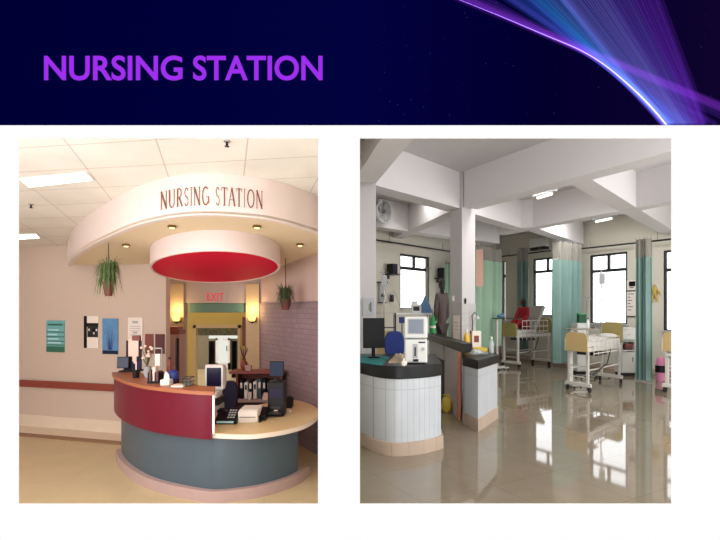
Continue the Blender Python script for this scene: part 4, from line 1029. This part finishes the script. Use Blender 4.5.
p=P(366,300,6.98); t=thing('paper_notice','grey notice sheet on the pillar at far left','notice',(.1,6.9915,zy(316,6.985))); obj('sheet',MB().box(-.06,-.01,0,.1,-.004,.26),M['equip_grey'],t); obj('print_lines',MB().box(.05,-.012,.06,.065,-.0101,.2).box(.03,-.012,.08,.04,-.0101,.18),M['dark_metal'],t)

# far-left bay: wall equipment, trolley, cover, cylinder --------------------
def wallmon(lab,px,py0,py1,w):
    q=onRA(px)-nA*.22; t=thing('wall_monitor',lab,'monitor',(q.x,q.y,zy(py1,q.y)),math.atan2(dA.y,dA.x)); k=K(q.y); h=(py1-py0)*k
    obj('casing',MB().box(-w*k,-.1,0,w*k,.1,h),M['black_pl'],t,bevel=.01); obj('screen',MB().box(-w*.8*k,-.104,h*.2,w*.8*k,-.1005,h*.9),M['screen_dark'],t); obj('shelf',MB().box(-w*1.3*k,-.14,-.03,w*1.3*k,.2,-.001),M['dark_metal'],t); obj('bracket',MB().box(-.02,.1,-.12,.02,.2,-.03),M['dark_metal'],t)
wallmon('black bedside monitor on a wall shelf left of the far left window',385.5,264,274,4)
wallmon('black bedside monitor on a wall shelf right of the far left window',436,268,278,3.6)
q=onRA(380.5)-nA*.06; t=thing('service_panel','narrow grey hospital service panel on the wall at far left','panel',(q.x,q.y,zy(302,q.y)),math.atan2(dA.y,dA.x)); k=K(q.y)
obj('panel_board',MB().box(-4.5*k,-.03,0,4*k,.05,19*k),M['equip_grey'],t,bevel=.005); obj('outlets',MB().box(-3*k,-.05,5*k,-1.5*k,-.0301,8*k).box(0,-.05,5*k,1.5*k,-.0301,8*k),M['dark_metal'],t); obj('top_rail',MB().box(-6*k,-.06,19*k,6*k,.05,20.2*k),M['black_pl'],t); obj('bottom_rail',MB().box(-5*k,-.06,-1*k,5*k,.05,-.01),M['black_pl'],t)
q=onRA(389)-nA*.1; t=thing('suction_jar','small dark suction bottle on the wall at far left','jar',(q.x,q.y,zy(302,q.y))); obj('jar_body',MB().lathe([(.04,0),(.05,.03),(.05,.18)],(0,0,0),14),M['dark_metal'],t,smooth=True); obj('lid',MB().lathe([(.055,.18),(.04,.22)],(0,0,0),14),M['equip_grey'],t); obj('hose',MB().tube([(0,0,.22),(.05,0,.3),(.15,-.05,.05),(.25,-.1,-.3)],.01,6),M['equip_grey'],t)
def ivpole(lab,px,Y,pyt,bag=True,base_z=0):
    zt_=zy(pyt,Y); t=thing('drip_stand',lab,'drip stand',(hw(px,Y),Y,base_z))
    obj('pole',MB().tube([(0,0,.05),(0,0,zt_)],.012,8),M['metal'],t); obj('hooks',MB().tube([(-.1,0,zt_-.03),(-.08,0,zt_),(.08,0,zt_),(.1,0,zt_-.03)],.008,6),M['metal'],t)
    for i in range(5):
        a=i*2*PI/5; l=obj('foot',MB().tube([(0,0,.07),(.24*math.cos(a),.24*math.sin(a),.05)],.012,6),M['metal'],t); obj('caster',MB().ball((.24*math.cos(a),.24*math.sin(a),.025),.025,8),M['rubber'],l)
    if bag: 
        b=thing('drip_bag','drip bag of clear fluid hanging '+('in front of the window behind the near bed' if px>500 else 'at the left edge of the far left bay'),'drip bag',(hw(px,Y)+.0,Y-.05,zt_-.5)); 
        obj('pouch',MB().prism([(-.07,-.02),(.07,-.02),(.07,.02),(-.07,.02)],.16,.42),M['equip_grey'],b,bevel=.02); obj('chamber',MB().lathe([(.02,.06),(.024,.08),(.024,.15),(.01,.16)],(0,0,0),10),M['clear'],b,smooth=True); obj('line',MB().tube([(0,0,.06),(.03,0,-.1),(-.04,0,-.35),(-.02,0,-.75)],.008,6),M['white_lam'],b); obj('loop',MB().tube([(0,0,.42),(0,.02,.47)],.006,5),M['white_lam'],b)
    return t
ivpole('drip stand with a bag beside the far left wall panel',384,11.3,272)
ivpole('drip stand behind the head of the near bed',601,11.6,270)
ivpole('bare drip stand by the near bed table',587,11.3,298,False)
ivpole('bare drip stand by the far left window',427,11.9,268,False)
Yt=10.9; k=K(Yt); t=thing('equipment_trolley','white equipment trolley under the far left window','trolley',(hw(412,Yt),Yt,0)); zt_=zy(313,Yt)
obj('top_shelf',MB().box(-.42,-.2,zt_-.04,.4,.2,zt_),M['equip'],t,bevel=.01); obj('lower_shelf',MB().box(-.4,-.2,.5,.38,.2,.53),M['equip_grey'],t)
for sx in (-.4,.38):
    for sy in (-.18,.18): l=obj('leg',MB().tube([(sx,sy,.05),(sx,sy,zt_-.04)],.016,8),M['metal'],t); obj('caster',MB().ball((sx,sy,.03),.03,8),M['rubber'],l)
t=thing('medical_device','small white medical device on the equipment trolley','medical device',(hw(416,Yt),Yt-.05,zt_)); obj('casing',MB().box(-.11,-.1,0,.1,.1,.2).box(-.09,-.08,.2,.02,.08,.27),M['equip'],t,bevel=.01); obj('display',MB().box(-.08,-.104,.05,.06,-.1005,.15),M['dark_metal'],t)
t=thing('blue_drape','pale blue draped cover over a peak on the equipment trolley','drape',(hw(425,Yt),Yt-.03,zt_)); n=16; vs=[]
for j,(r,z) in enumerate(((.14,0),(.12,.1),(.09,.2),(.045,.28),(.02,.36))):
    for i in range(n): a=2*PI*i/n; rr_=r*(1+.18*math.sin(i*3+j)); vs.append((rr_*math.cos(a),rr_*math.sin(a)*.8,z))
obj('drape_cloth',MB().add(vs,[(j*n+i,j*n+(i+1)%n,(j+1)*n+(i+1)%n,(j+1)*n+i) for j in range(4) for i in range(n)]+[tuple(range(4*n,5*n))]),M['blue_cover'],t,smooth=True); obj('dark_knob',MB().ball((0,0,.37),.02,8),M['navy'],t)
t=thing('blue_device','small navy blue device on a stand behind the blue chair','medical device',(hw(402,9.6),9.6,0)); z=zy(323,9.6); obj('stand_pole',MB().tube([(0,0,.03),(0,0,z)],.015,8),M['metal'],t); obj('casing',MB().box(-.06,-.04,z,.06,.04,z+.12),M['navy'],t,bevel=.008); obj('foot_plate',MB().lathe([(.18,0),(.16,.03)],(0,0,0),16),M['dark_metal'],t)
t=thing('gas_cylinder','green gas cylinder standing left of the person in brown','gas cylinder',(hw(432.8,10.25),10.25,0)); z=zy(309,10.25); r=3*K(10.25)
obj('tank',MB().lathe([(r,0),(r,z*.8),(r*.75,z*.87),(r*.35,z*.92)],(0,0,0),18),M['green_cyl'],t,smooth=True); obj('valve',MB().lathe([(r*.3,z*.92),(r*.3,z*.97),(r*.5,z*.97),(r*.5,z)],(0,0,0),10),M['metal'],t); obj('white_band',MB().lathe([(r*1.01,z*.75),(r*1.01,z*.78)],(0,0,0),18),M['paper'],t)
t=thing('bedside_rail','dark metal bed end rail seen behind the blue chair','bed rail',(hw(386,10.2),10.2,0)); mb=MB(); a=zy(313,10.2)
mb.tube([(-.25,0,0),(-.25,0,a),(.2,0,a),(.2,0,0)],.016,8).tube([(-.25,0,a*.8),(.2,0,a*.8)],.012,6); obj('rail_frame',mb,M['dark_metal'],t); obj('bed_panel',MB().box(-.22,-.01,a*.35,.17,.01,a*.75),M['bed_tan'],t)

# beds ---------------------------------------------------------------------
def bed(lab,o,a,b,zm,zf,zh,raise_=None,up=0,head='bed_mustard',foot='bed_tan',full=True):
    """o = near foot corner on the floor, a = vector to the head, b = vector across"""
    o=Vector(o);a=Vector(a);b=Vector(b); t=thing('hospital_bed',lab,'bed',(o.x,o.y,0)); la=a.length; lb=b.length
    ua=a.normalized(); ub=b.normalized()
    def mp(v): q=ua*v.x+ub*v.y; return Vector((q.x,q.y,v.z))
    def add(n,mb,m,par=t,**k): return obj(n,mb.map(mp),m,par,**k)
    # lengths along a (x) and b (y)
    add('frame',MB().box(.03,.02,zm-.2,la-.03,.06,zm-.12).box(.03,lb-.06,zm-.2,la-.03,lb-.02,zm-.12).box(.03,.06,zm-.19,.1,lb-.06,zm-.13).box(la-.1,.06,zm-.19,la-.03,lb-.06,zm-.13),M['bed_white'],bevel=.006)
    if raise_ is None:
        mt=MB().box(.06,.03,zm-.12,la-.06,lb-.03,zm)
    else:
        mt=MB().box(.06,.03,zm-.12,la*.55,lb-.03,zm)
    add('mattress',mt,M['sheet'],bevel=.03,seg=3)
    if raise_ is not None:
        x0=la*.55; x1=la*.86
        mb=MB(); vs=[(x0,.03,zm-.1),(x0,lb-.03,zm-.1),(x0-.05,.03,zm+.01),(x0-.05,lb-.03,zm+.01),(x1,.03,raise_-.05),(x1,lb-.03,raise_-.05),(x1-.12,.03,raise_),(x1-.12,lb-.03,raise_)]
        mb.add(vs,[(0,1,3,2),(4,6,7,5),(0,2,6,4),(1,5,7,3),(2,3,7,6),(0,4,5,1)]); add('raised_backrest',mb,M['mattress_grey'],bevel=.03,seg=3)
    def board(x,z0,z1,m,nm):
        n=12; pts=[]; r=min(.12,lb*.3)
        prof=[(0.0,z0),(lb,z0),(lb,z1-r)]+[(lb-r+r*math.cos(i*PI/2/6),z1-r+r*math.sin(i*PI/2/6)) for i in range(7)]+[(r-r*math.sin(i*PI/2/6),z1-r+r*math.cos(i*PI/2/6)) for i in range(7)]
        k=len(prof); mb=MB(); mb.add([(x-.015,y,z) for y,z in prof]+[(x+.015,y,z) for y,z in prof],[tuple(range(k))[::-1],tuple(range(k,2*k))]+[(i,(i+1)%k,(i+1)%k+k,i+k) for i in range(k)])
        bd=add(nm,mb,m); mb=MB(); mb.tube([(x,y,z) for y,z in prof[2:]]+[(x,0,z0)],.018,8); mb.tube([(x,lb,z0),(x,lb,z1-r)],.018,8); add('board_rail',mb,M['bed_white'],bd)
    board(0,zf-.37,zf,M[foot],'footboard'); board(la,zm-.1,zh,M[head],'headboard')
    for x in (.1,la-.12):
        for y in (.04,lb-.04): add('leg',MB().box(x-.03,y-.025,.16,x+.03,y+.025,zm-.19),M['bed_white'])
        add('base_bar',MB().box(x-.04,-.04,.1,x+.04,lb+.04,.17),M['bed_white'],bevel=.01)
        for y in (-.0,lb):
            add('caster',MB().lathe([(.02,-.025),(.05,-.02),(.05,.02),(.02,.025)],(0,0,0),14).map(lambda v:Vector((x+v.x,y+v.z,.0505+v.y))),M['rubber'],smooth=True)
    mb=MB(); mb.tube([(.1,.04,.42),(la-.12,.04,.42)],.014,6).tube([(.1,lb-.04,.42),(la-.12,lb-.04,.42)],.014,6).tube([(.1,.04,.5),(.1,lb-.04,.5)],.014,6).tube([(.1,.04,.28),(.1,lb-.04,.28)],.012,6); add('cross_bars',mb,M['bed_white'])
    mb=MB(); mb.tube([(.2,-.03,.34),(la*.5,-.02,.5),(la*.6,-.02,zm-.2)],.014,6); mb.box(la*.25,.03,zm-.3,la*.55,lb-.03,zm-.24); add('lift_gear',mb,M['dark_metal'])
    for y in (-.02,lb+.02):
        mb=MB(); x0,x1=la*.14,la*.86
        for z in (zm-.24+up,zm-.1+up,zm+.06+up): mb.tube([(x0,y,z),(x1,y,z)],.011,6)
        for i in range(7): x=x0+(x1-x0)*i/6; mb.tube([(x,y,zm-.28),(x,y,zm+.06+up)],.009,6)
        add('side_rail',mb,M['bed_white'])
    return t,mp,la,lb
bed1=bed('near hospital bed with tan footboard and white rails right of the teal curtain',(4.36,9.2),(1.42,1.36),(-.22,.47),.98,1.16,1.33)
t,mp,la,lb=bed1; o1b=Vector((4.36,9.2,0))
def onbed(o,mp,x,y,z): q=mp(Vector((x,y,z))); return Vector((o[0],o[1],0))+q
p=onbed(o1b,mp,la*.86,lb*.5,.98); o=obj('pillow',MB().ball((0,0,.05),(.13,.2,.06),14),M['sheet'],loc=p,smooth=True); o.rotation_euler=(0,0,.75); tag(o,'white pillow at the head of the near bed','pillow')
# rumpled blanket on near bed
rnd=random.Random(9); n=12; vs=[]
for j in range(n+1):
    for i in range(n+1):
        u,v=i/n,j/n; e=min(u,1-u,v,1-v); q=mp(Vector((la*(.1+.55*u),lb*(.04+.92*v),0))); vs.append((q.x,q.y,.004+min(1,e*4)*(.09*rnd.random()+.05*math.sin(u*9)**2)))
o=obj('blanket',MB().add(vs,[(j*(n+1)+i,j*(n+1)+i+1,(j+1)*(n+1)+i+1,(j+1)*(n+1)+i) for j in range(n) for i in range(n)]),M['sheet'],loc=(o1b.x,o1b.y,.98),smooth=True); sb=o.modifiers.new('s','SUBSURF'); sb.levels=1; sb.render_levels=1
tag(o,'rumpled white blanket lying on the near bed','blanket')
bed2=bed('far hospital bed with raised grey backrest and a patient in red',(4.31,13.2),(1.3,.85),(-.3,.5),1.04,1.24,1.36,1.74,.2,foot='bed_mustard')
bed3=bed('third hospital bed cut off by the right edge of the view',(6.16,8.8),(1.5,.95),(-.3,.5),.9,1.18,1.4)
# overbed tables
def overbed(lab,c,d,w,z,top,flip=1):
    t=thing('overbed_table',lab,'table',(c[0],c[1],0)); d=Vector(d).normalized(); n=Vector((-d.y,d.x))
    def mp(v): q=d*v.x+n*v.y; return Vector((q.x,q.y,v.z))
    obj('table_top',MB().box(-w/2,-.17,z-.025,w/2,.17,z).map(mp),top,t,bevel=.008)
    obj('post',MB().box(-w/2+.05,-.03,.08,-w/2+.1,.03,z-.025).map(mp),M['bed_white'],t); obj('base',MB().box(-w/2+.02,-.16,.045,-w/2+.12,.16,.09).box(-w/2+.1,-.15,.05,w*.15,-.11,.085).box(-w/2+.1,.11,.05,w*.15,.15,.085).map(mp),M['bed_white'],t,bevel=.006)
    for x in (-w/2+.07,w*.12):
        for y in (-.13,.13): obj('caster',MB().ball((x,y,.0245),.024,8).map(mp),M['rubber'],t)
    return t
overbed('brown overbed table across the foot of the near bed',XY(581,9.95),(1,.1),.58,zy(328.5,9.95),M['table_brown'])
overbed('dark overbed table at the foot of the far bed',XY(504,12.9),(1,.1),.54,zy(318,12.9),M['frame_dark'])
z=zy(318,12.9); x,y=XY(500.5,12.9); t=thing('kidney_bowl','blue bundle lying on the dark overbed table','bundle',(x,y,z)); obj('cloth_bundle',MB().ball((0,0,.05),(.1,.08,.05),12).ball((.06,.02,.09),(.06,.05,.04),10),M['blue_cover'],t,smooth=True); obj('tie',MB().tube([(-.02,-.08,.03),(-.02,0,.105),(-.02,.08,.03)],.006,5),M['navy'],t); t.name='cloth_bundle'
z=zy(328.5,9.95); x,y=XY(588,9.95); bottle('white bottle standing on the brown overbed table',(x,y,z),.03,.22,M['equip'],M['navy'])
x,y=XY(593,9.9); t=thing('steel_bowl','small steel bowl on the brown overbed table','bowl',(x,y,z)); obj('bowl_body',MB().lathe([(.03,0),(.06,.04),(.056,.04),(.028,.005)],(0,0,0),14),M['metal'],t,smooth=True)
# bedside locker + green box + wall charts
def locker(lab,px0,px1,Y,pyt,rz=0):
    w=(px1-px0)/2*K(Y); h=zy(pyt,Y); t=thing('bedside_locker',lab,'locker',(hw((px0+px1)/2,Y),Y,0),rz)
    obj('carcass',MB().box(-w,-.02,.08,w,.3,.09).box(-w,-.02,h-.02,w,.3,h).box(-w,-.02,.09,-w+.02,.3,h-.02).box(w-.02,-.02,.09,w,.3,h-.02).box(-w+.02,.28,.09,w-.02,.3,h-.02).box(-w+.02,-.01,h*.52,w-.02,.28,h*.54).box(-w+.02,-.01,h*.72,w-.02,.28,h*.74),M['equip'],t)
    d=obj('door',MB().box(-w+.01,-.035,.1,w-.01,-.021,h*.5),M['equip'],t); obj('handle',MB().box(w*.5,-.05,h*.3,w*.62,-.0351,h*.4),M['metal'],d)
    dr=obj('drawer',MB().box(-w+.01,-.035,h*.76,w-.01,-.021,h-.03),M['equip'],t); obj('knob',MB().ball((0,-.045,h*.87),.014,8),M['metal'],dr)
    obj('foot_base',MB().box(-w+.01,0,0,w-.01,.28,.08),M['rubber'],t)
    return t,h
t,h=locker('white bedside locker right of the near bed',621,635,11.6,328)
x,y=XY(628,11.7); o=thing('dark_pouch','dark red pouch inside the open niche of the white locker','pouch',(x,y,h*.54)); obj('pouch_body',MB().box(-.09,-.05,0,.09,.08,.15),M['plum'],o,bevel=.02); obj('flap',MB().box(-.09,-.056,.08,.09,-.051,.15),M['wine'],o)
t,h=locker('white bedside locker behind the brown overbed table next to the teal curtain',577,588,11.9,323)
x,y=XY(582,11.95); o=thing('green_box','dark green box on top of the locker behind the overbed table','box',(x,y,h)); obj('box_body',MB().box(-.1,-.06,0,.1,.08,.2),M['green_dk'],o,bevel=.01); obj('lid',MB().box(-.105,-.065,.2,.105,.085,.235),M['green_cyl'],o,bevel=.006)
def onwallB(name,lab,cat,px0,px1,py0,py1,mats,fill):
    a=onRB((px0+px1)/2)-nB*.02; w=(onRB(px1)-onRB(px0)).length; z=zy(py1,a.y); h=(py1-py0)*K(a.y); mb=MB(); mb.box(-w/2,-.01,0,w/2,.01,h,0)
    def R2(x0,y0,x1,y1,m,d=.013): mb.box(-w/2+w*x0,-d,h*(1-y1),-w/2+w*x1,-.01,h*(1-y0),m)
    fill(R2,mb,w,h); o=obj(name,mb,mats,loc=(a.x,a.y,z)); o.rotation_euler=(0,0,math.atan2(dB.y,dB.x)); tag(o,lab,cat)
def fch(R2,mb,w,h):
    R2(0,0,1,.04,1); R2(0,.96,1,1,1)
    for i,y in enumerate((.12,.24,.36,.48,.6,.72)): R2(.12,y,.12+(.7,.3,.5,.3,.6,.4)[i],y+.025,1)
onwallB('chart_board','white chart with dark lines on the wall right of the near window','chart',627.5,636,290.5,317,[M['paper'],M['frame_dark']],fch)
def fph(R2,mb,w,h): R2(.25,.1,1,.62,1); R2(.35,.7,.8,.78,1)
onwallB('photo_notice','small white notice with a black picture above the wall chart','notice',627.5,636,280.5,290,[M['paper'],M['black_pl']],fph)
# yellow figure on the wall
a=onRB(655.3)-nB*.02; k=K(a.y); z=zy(302,a.y); mb=MB(); 
mb.ball((0,-.01,16.5*k),(.9*k*1.3,.01,1.3*k),10); mb.tube([(0,-.01,15*k),(0,-.01,8*k)],[.05,.05],8); 
for s in (-1,1): mb.tube([(0,-.01,14*k),(s*3.6*k,-.01,10.5*k),(s*5.4*k,-.01,6.5*k)],[.025,.02,.012],6); mb.tube([(s*.5*k,-.01,8*k),(s*2.0*k,-.01,4*k),(s*2.6*k,-.01,0)],[.03,.022,.014],6)
o=obj('wall_figure',mb,M['gold'],loc=(a.x,a.y,z),smooth=True); o.rotation_euler=(0,0,math.atan2(dB.y,dB.x)); tag(o,'flat golden figure with spread limbs on the wall beside the right window','wall ornament')
# pink bin
Yp=10.9; k=K(Yp); t=thing('waste_bin','pink and white pedal bin with black band near the right edge','bin',(hw(660.5,Yp),Yp,0)); r=4.3*k; hh=zy(357.5,Yp)
obj('bin_body',MB().lathe([(r*.9,0),(r,.02),(r,hh*.36)],(0,0,0),18),M['pink'],t,smooth=True); obj('black_band',MB().lathe([(r*1.12,hh*.36),(r*1.12,hh*.66)],(0,0,0),18),M['black_pl'],t,smooth=True); obj('bag_top',MB().lathe([(r,hh*.66),(r*1.02,hh*.85),(r*.7,hh)],(0,0,0),18),M['pink'],t,smooth=True)

# people --------------------------------------------------------------------
def skinned(name,nodes,edges,m,parent,fn,root=0,lv=1):
    me=bpy.data.meshes.new(name); me.from_pydata([n[0] for n in nodes],edges,[]); o=bpy.data.objects.new(name,me); C.objects.link(o)
    md=o.modifiers.new('k','SKIN'); md.use_smooth_shade=True
    for i,n in enumerate(nodes):
        r=n[1] if isinstance(n[1],tuple) else (n[1],n[1]); me.skin_vertices[0].data[i].radius=r; me.skin_vertices[0].data[i].use_root=(i==root)
    s=o.modifiers.new('s','SUBSURF'); s.levels=lv; s.render_levels=lv
    bpy.context.view_layer.update(); ev_=o.evaluated_get(bpy.context.evaluated_depsgraph_get()); nm=bpy.data.meshes.new_from_object(ev_)
    bpy.data.objects.remove(o); bpy.data.meshes.remove(me); nm.name=name
    for v in nm.vertices: v.co=Vector(fn(v.co))
    nm.materials.clear(); nm.materials.append(m); nm.polygons.foreach_set('use_smooth',[True]*len(nm.polygons))
    r=bpy.data.objects.new(name,nm); C.objects.link(r); r.parent=parent; return r
def person(lab,loc,rz,S,J,top_m,leg_m):
    """J: joint dict of local positions facing -Y"""
    t=thing('person',lab,'person',loc,rz); fn=lambda v:(v[0]*S[0],v[1]*S[1],v[2]*S[2])
    nodes=[];edges=[];idx={}
    def nd(k,p,r,par=None):
        idx[k]=len(nodes); nodes.append((p,r))
        if par: edges.append((idx[par],idx[k]))
    nd('pel',J['pel'],.125); nd('spn',J['spn'],.115,'pel'); nd('chs',J['chs'],.13,'spn'); nd('nkb',J['nkb'],.06,'chs'); nd('nkt',J['nkt'],.052,'nkb')
    h=Vector(J['head']); f=Vector(J.get('face',(0,-1,0)))
    nd('jaw',tuple(h+Vector((0,0,-.06))+f*.02),.068,'nkt'); nd('mid',tuple(h),.09,'jaw'); nd('crn',tuple(h+Vector((0,0,.075))-f*.01),.07,'mid')
    nd('nos',tuple(h+f*.105+Vector((0,0,-.025))),.014,'mid')
    for s,n in ((-1,'l'),(1,'r')):
        nd('ear'+n,tuple(h+Vector((s*.098,0,-.01))),.016,'mid')
        for a,r,par in (('sh',.056,'chs'),('el',.042,'sh'+n),('wr',.028,'el'+n),('pm',.032,'wr'+n)): nd(a+n,tuple(J[a+n]),r,par)
        pm=Vector(J['pm'+n]); d=(pm-Vector(J['wr'+n])).normalized(); sd=d.cross(Vector((0,0,1))); sd=sd.normalized() if sd.length>.1 else Vector((1,0,0))
        for i,(off,ln) in enumerate(((-.027,.06),(-.009,.075),(.009,.07),(.026,.055))):
            a=pm+sd*off+d*.03; nd('f%d'%i+n,tuple(a),.0095,'pm'+n); nd('g%d'%i+n,tuple(a+d*ln*.6+Vector((0,0,-.008))),.0085,'f%d'%i+n); nd('h%d'%i+n,tuple(a+d*ln+Vector((0,0,-.025))),.0075,'g%d'%i+n)
        nd('th'+n,tuple(pm+sd*.042*(-s)),.010,'pm'+n); nd('ti'+n,tuple(pm+sd*.06*(-s)+d*.035),.0085,'th'+n)
        for a,r,par in (('hp',.085,'pel'),('kn',.06,'hp'+n),('an',.04,'kn'+n),('to',.034,'an'+n)): nd(a+n,tuple(J[a+n]),r,par)
    skinned('body',nodes,edges,M['skin'],t,fn)
    g=lambda k:tuple(J[k])
    lowp=Vector(J['pel']).lerp((Vector(J['hpl'])+Vector(J['hpr']))/2,1.6)
    nodes=[(tuple(lowp),.165),(g('spn'),.14),(g('chs'),.155),(tuple(Vector(J['chs']).lerp(Vector(J['nkb']),.7)),.075)]; edges=[(0,1),(1,2),(2,3)]
    for n in 'lr':
        b=len(nodes); nodes+=[(g('sh'+n),.085),(g('el'+n),.082),(tuple(Vector(J['el'+n]).lerp(Vector(J['wr'+n]),1.0)),.066)]; edges+=[(2,b),(b,b+1),(b+1,b+2)]
    skinned('tunic',nodes,edges,top_m,t,fn)
    nodes=[(g('pel'),.14)];edges=[]
    for n in 'lr':
        b=len(nodes); nodes+=[(g('hp'+n),.1),(g('kn'+n),.078),(tuple(Vector(J['kn'+n]).lerp(Vector(J['an'+n]),.9)),.062)]; edges+=[(0,b),(b,b+1),(b+1,b+2)]
    skinned('trousers',nodes,edges,leg_m,t,fn)
    nodes=[(tuple(h+Vector((0,0,.055))-f*.02),.112),(tuple(h-f*.045),.11),(tuple(h-f*.06+Vector((0,0,-.1))),.08),(tuple(h-f*.06+Vector((0,0,-.2))),.045)]
    skinned('hair',nodes,[(0,1),(1,2),(2,3)],M['hair'],t,fn)
    sd=f.cross(Vector((0,0,1)))
    mb=MB()
    for s in (-1,1): mb.ball(tuple(h+f*.083+sd*(.034*s)+Vector((0,0,.005))),(.013,.013,.009),8)
    obj('eyes',mb.map(fn),M['black_pl'],t); obj('mouth',MB().ball(tuple(h+f*.085+Vector((0,0,-.058))),(.026,.012,.007),8).map(fn),M['wine'],t)
    sh=MB()
    for n in 'lr': q=Vector(J['to'+n]).lerp(Vector(J['an'+n]),.4); sh.ball((q.x,q.y,q.z-.004),(.052,.13,.045),12)
    obj('shoes',sh.map(fn),M['rubber'],t,smooth=True)
    return t
JS=dict(pel=(0,0,.95),spn=(0,0,1.13),chs=(0,.0,1.32),nkb=(0,.0,1.46),nkt=(0,-.01,1.53),head=(0,-.02,1.61),
 shl=(-.16,0,1.4),ell=(-.23,.02,1.14),wrl=(-.16,-.16,1.02),pml=(-.13,-.22,1.02),shr=(.16,0,1.4),elr=(.23,.02,1.14),wrr=(.16,-.16,1.02),pmr=(.13,-.22,1.02),
 hpl=(-.085,0,.88),knl=(-.085,-.02,.48),anl=(-.085,.03,.08),tol=(-.09,-.1,.04),hpr=(.085,0,.88),knr=(.085,-.02,.48),anr=(.085,.03,.08),tor=(.09,-.1,.04))
s=(zy(277,10.4))/1.71
person('standing person seen from behind in a brown tunic with dark hair beyond the ledge',(hw(441.8,10.4),10.4,0),PI+.25,(.66,.8,s),JS,M['brown_cloth'],M['brown_cloth_dark'])
# patient sitting up on the far bed, facing its foot; pelvis at local z 0.13 above the mattress
JP=dict(pel=(0,0,.14),spn=(0,-.01,.32),chs=(0,-.04,.5),nkb=(0,-.06,.64),nkt=(0,-.08,.71),head=(0,-.1,.8),
 shl=(-.17,-.04,.58),ell=(-.24,-.14,.36),wrl=(-.15,-.34,.3),pml=(-.12,-.41,.3),shr=(.17,-.04,.58),elr=(.24,-.14,.36),wrr=(.15,-.34,.3),pmr=(.12,-.41,.3),
 hpl=(-.1,-.08,.12),knl=(-.12,-.42,.26),anl=(-.1,-.72,.06),tol=(-.1,-.8,.09),face=(-.8,-.6,0),hpr=(.1,-.08,.12),knr=(.12,-.42,.26),anr=(.1,-.72,.06),tor=(.1,-.8,.09))
t,mp,la,lb=bed2; p=onbed((4.31,13.2),mp,la*.42,lb*.45,1.04)
person('patient in red clothes with dark hair sitting up on the far bed',(p.x,p.y,1.04),-1.0,(.8,.75,1.02),JP,M['red_cloth'],M['red_cloth'])

# ================================================================== light, world, camera
def area(name,loc,rot,sx,sy,e,col=(1,1,1)):
    l=bpy.data.lights.new(name,'AREA'); l.shape='RECTANGLE'; l.size=sx; l.size_y=sy; l.energy=e; l.color=col
    o=bpy.data.objects.new(name,l); C.objects.link(o); o.location=loc; o.rotation_euler=rot; return o
area('top_fill_left',(-1.5,2.5,2.68),(math.radians(28),0,0),2.6,.5,19,(1,.965,.985))  # added fill, out of view above the left opening
area('side_fill_left',(-2.6,2.35,1.5),(math.radians(86),0,math.radians(-22)),1.2,1.6,29,(1,.965,.985))  # unseen fill beside the opening, added for flash-like frontal light
area('low_fill_left',(-1.1,2.25,.35),(math.radians(122),0,math.radians(8)),1.6,.3,15,(1,.965,.985))  # added upward fill below the view, brightens desk front and red disc
area('bay_fill_right',(3.0,8.1,4.05),(0,0,0),.8,.8,42,(1,.99,.97))  # added fill hidden behind the first beam, lifts the rear of the ward
area('rear_fill_right',(5.2,11.5,4.03),(0,0,0),.8,.8,45,(1,.99,.96))  # unseen fill behind the second beam, added to brighten the far walls
area('far_bay_fill',(1.2,9.8,4.03),(0,0,0),.7,.7,18,(1,.99,.96))  # added fill hidden by the left beam, brightens the far left bay
def point(name,loc,e,col,r=.1):
    l=bpy.data.lights.new(name,'POINT'); l.energy=e; l.color=col; l.shadow_soft_size=r
    o=bpy.data.objects.new(name,l); C.objects.link(o); o.location=loc; return o
point('corridor_fill',(-2.4,7.6,2.0),5,(1,.8,.45))  # unseen warm fill without a fixture, added to light the corridor
point('far_fill',(-3.2,10.5,1.9),6,(1,.85,.6))  # unseen warm point light beyond the corridor doorway, no fixture
area('top_fill_right',(2.6,3.0,3.9),(math.radians(25),0,0),4,1.2,120,(.97,.98,1))  # added ward fill, out of view above the right opening
area('side_fill_right',(7.2,4.6,2.0),(math.radians(95),0,math.radians(28)),2.4,2.4,165,(1,.99,.97))  # unseen fill right of the view, added for window wall and beds
area('low_fill_right',(1.5,2.4,.3),(math.radians(128),0,math.radians(-12)),2.2,.4,22,(1,.99,1))  # added upward fill, hidden below the right opening
w=bpy.data.worlds.new('sky'); bpy.context.scene.world=w; w.use_nodes=True; bg=w.node_tree.nodes['Background']; bg.inputs[0].default_value=(.93,.97,1,1); bg.inputs[1].default_value=3.2
cam=bpy.data.cameras.new('camera'); cam.lens=24; cam.sensor_width=36; cam.shift_y=(HY-270)/720; cam.clip_start=.05
co=bpy.data.objects.new('camera',cam); C.objects.link(co); co.location=(0,0,EYE); co.rotation_euler=(PI/2,0,0)
sc=bpy.context.scene; sc.camera=co
sc.view_settings.view_transform='Standard'; sc.view_settings.look='None'; sc.view_settings.exposure=0; sc.view_settings.gamma=1
sc.cycles.max_bounces=8; sc.cycles.transparent_max_bounces=200
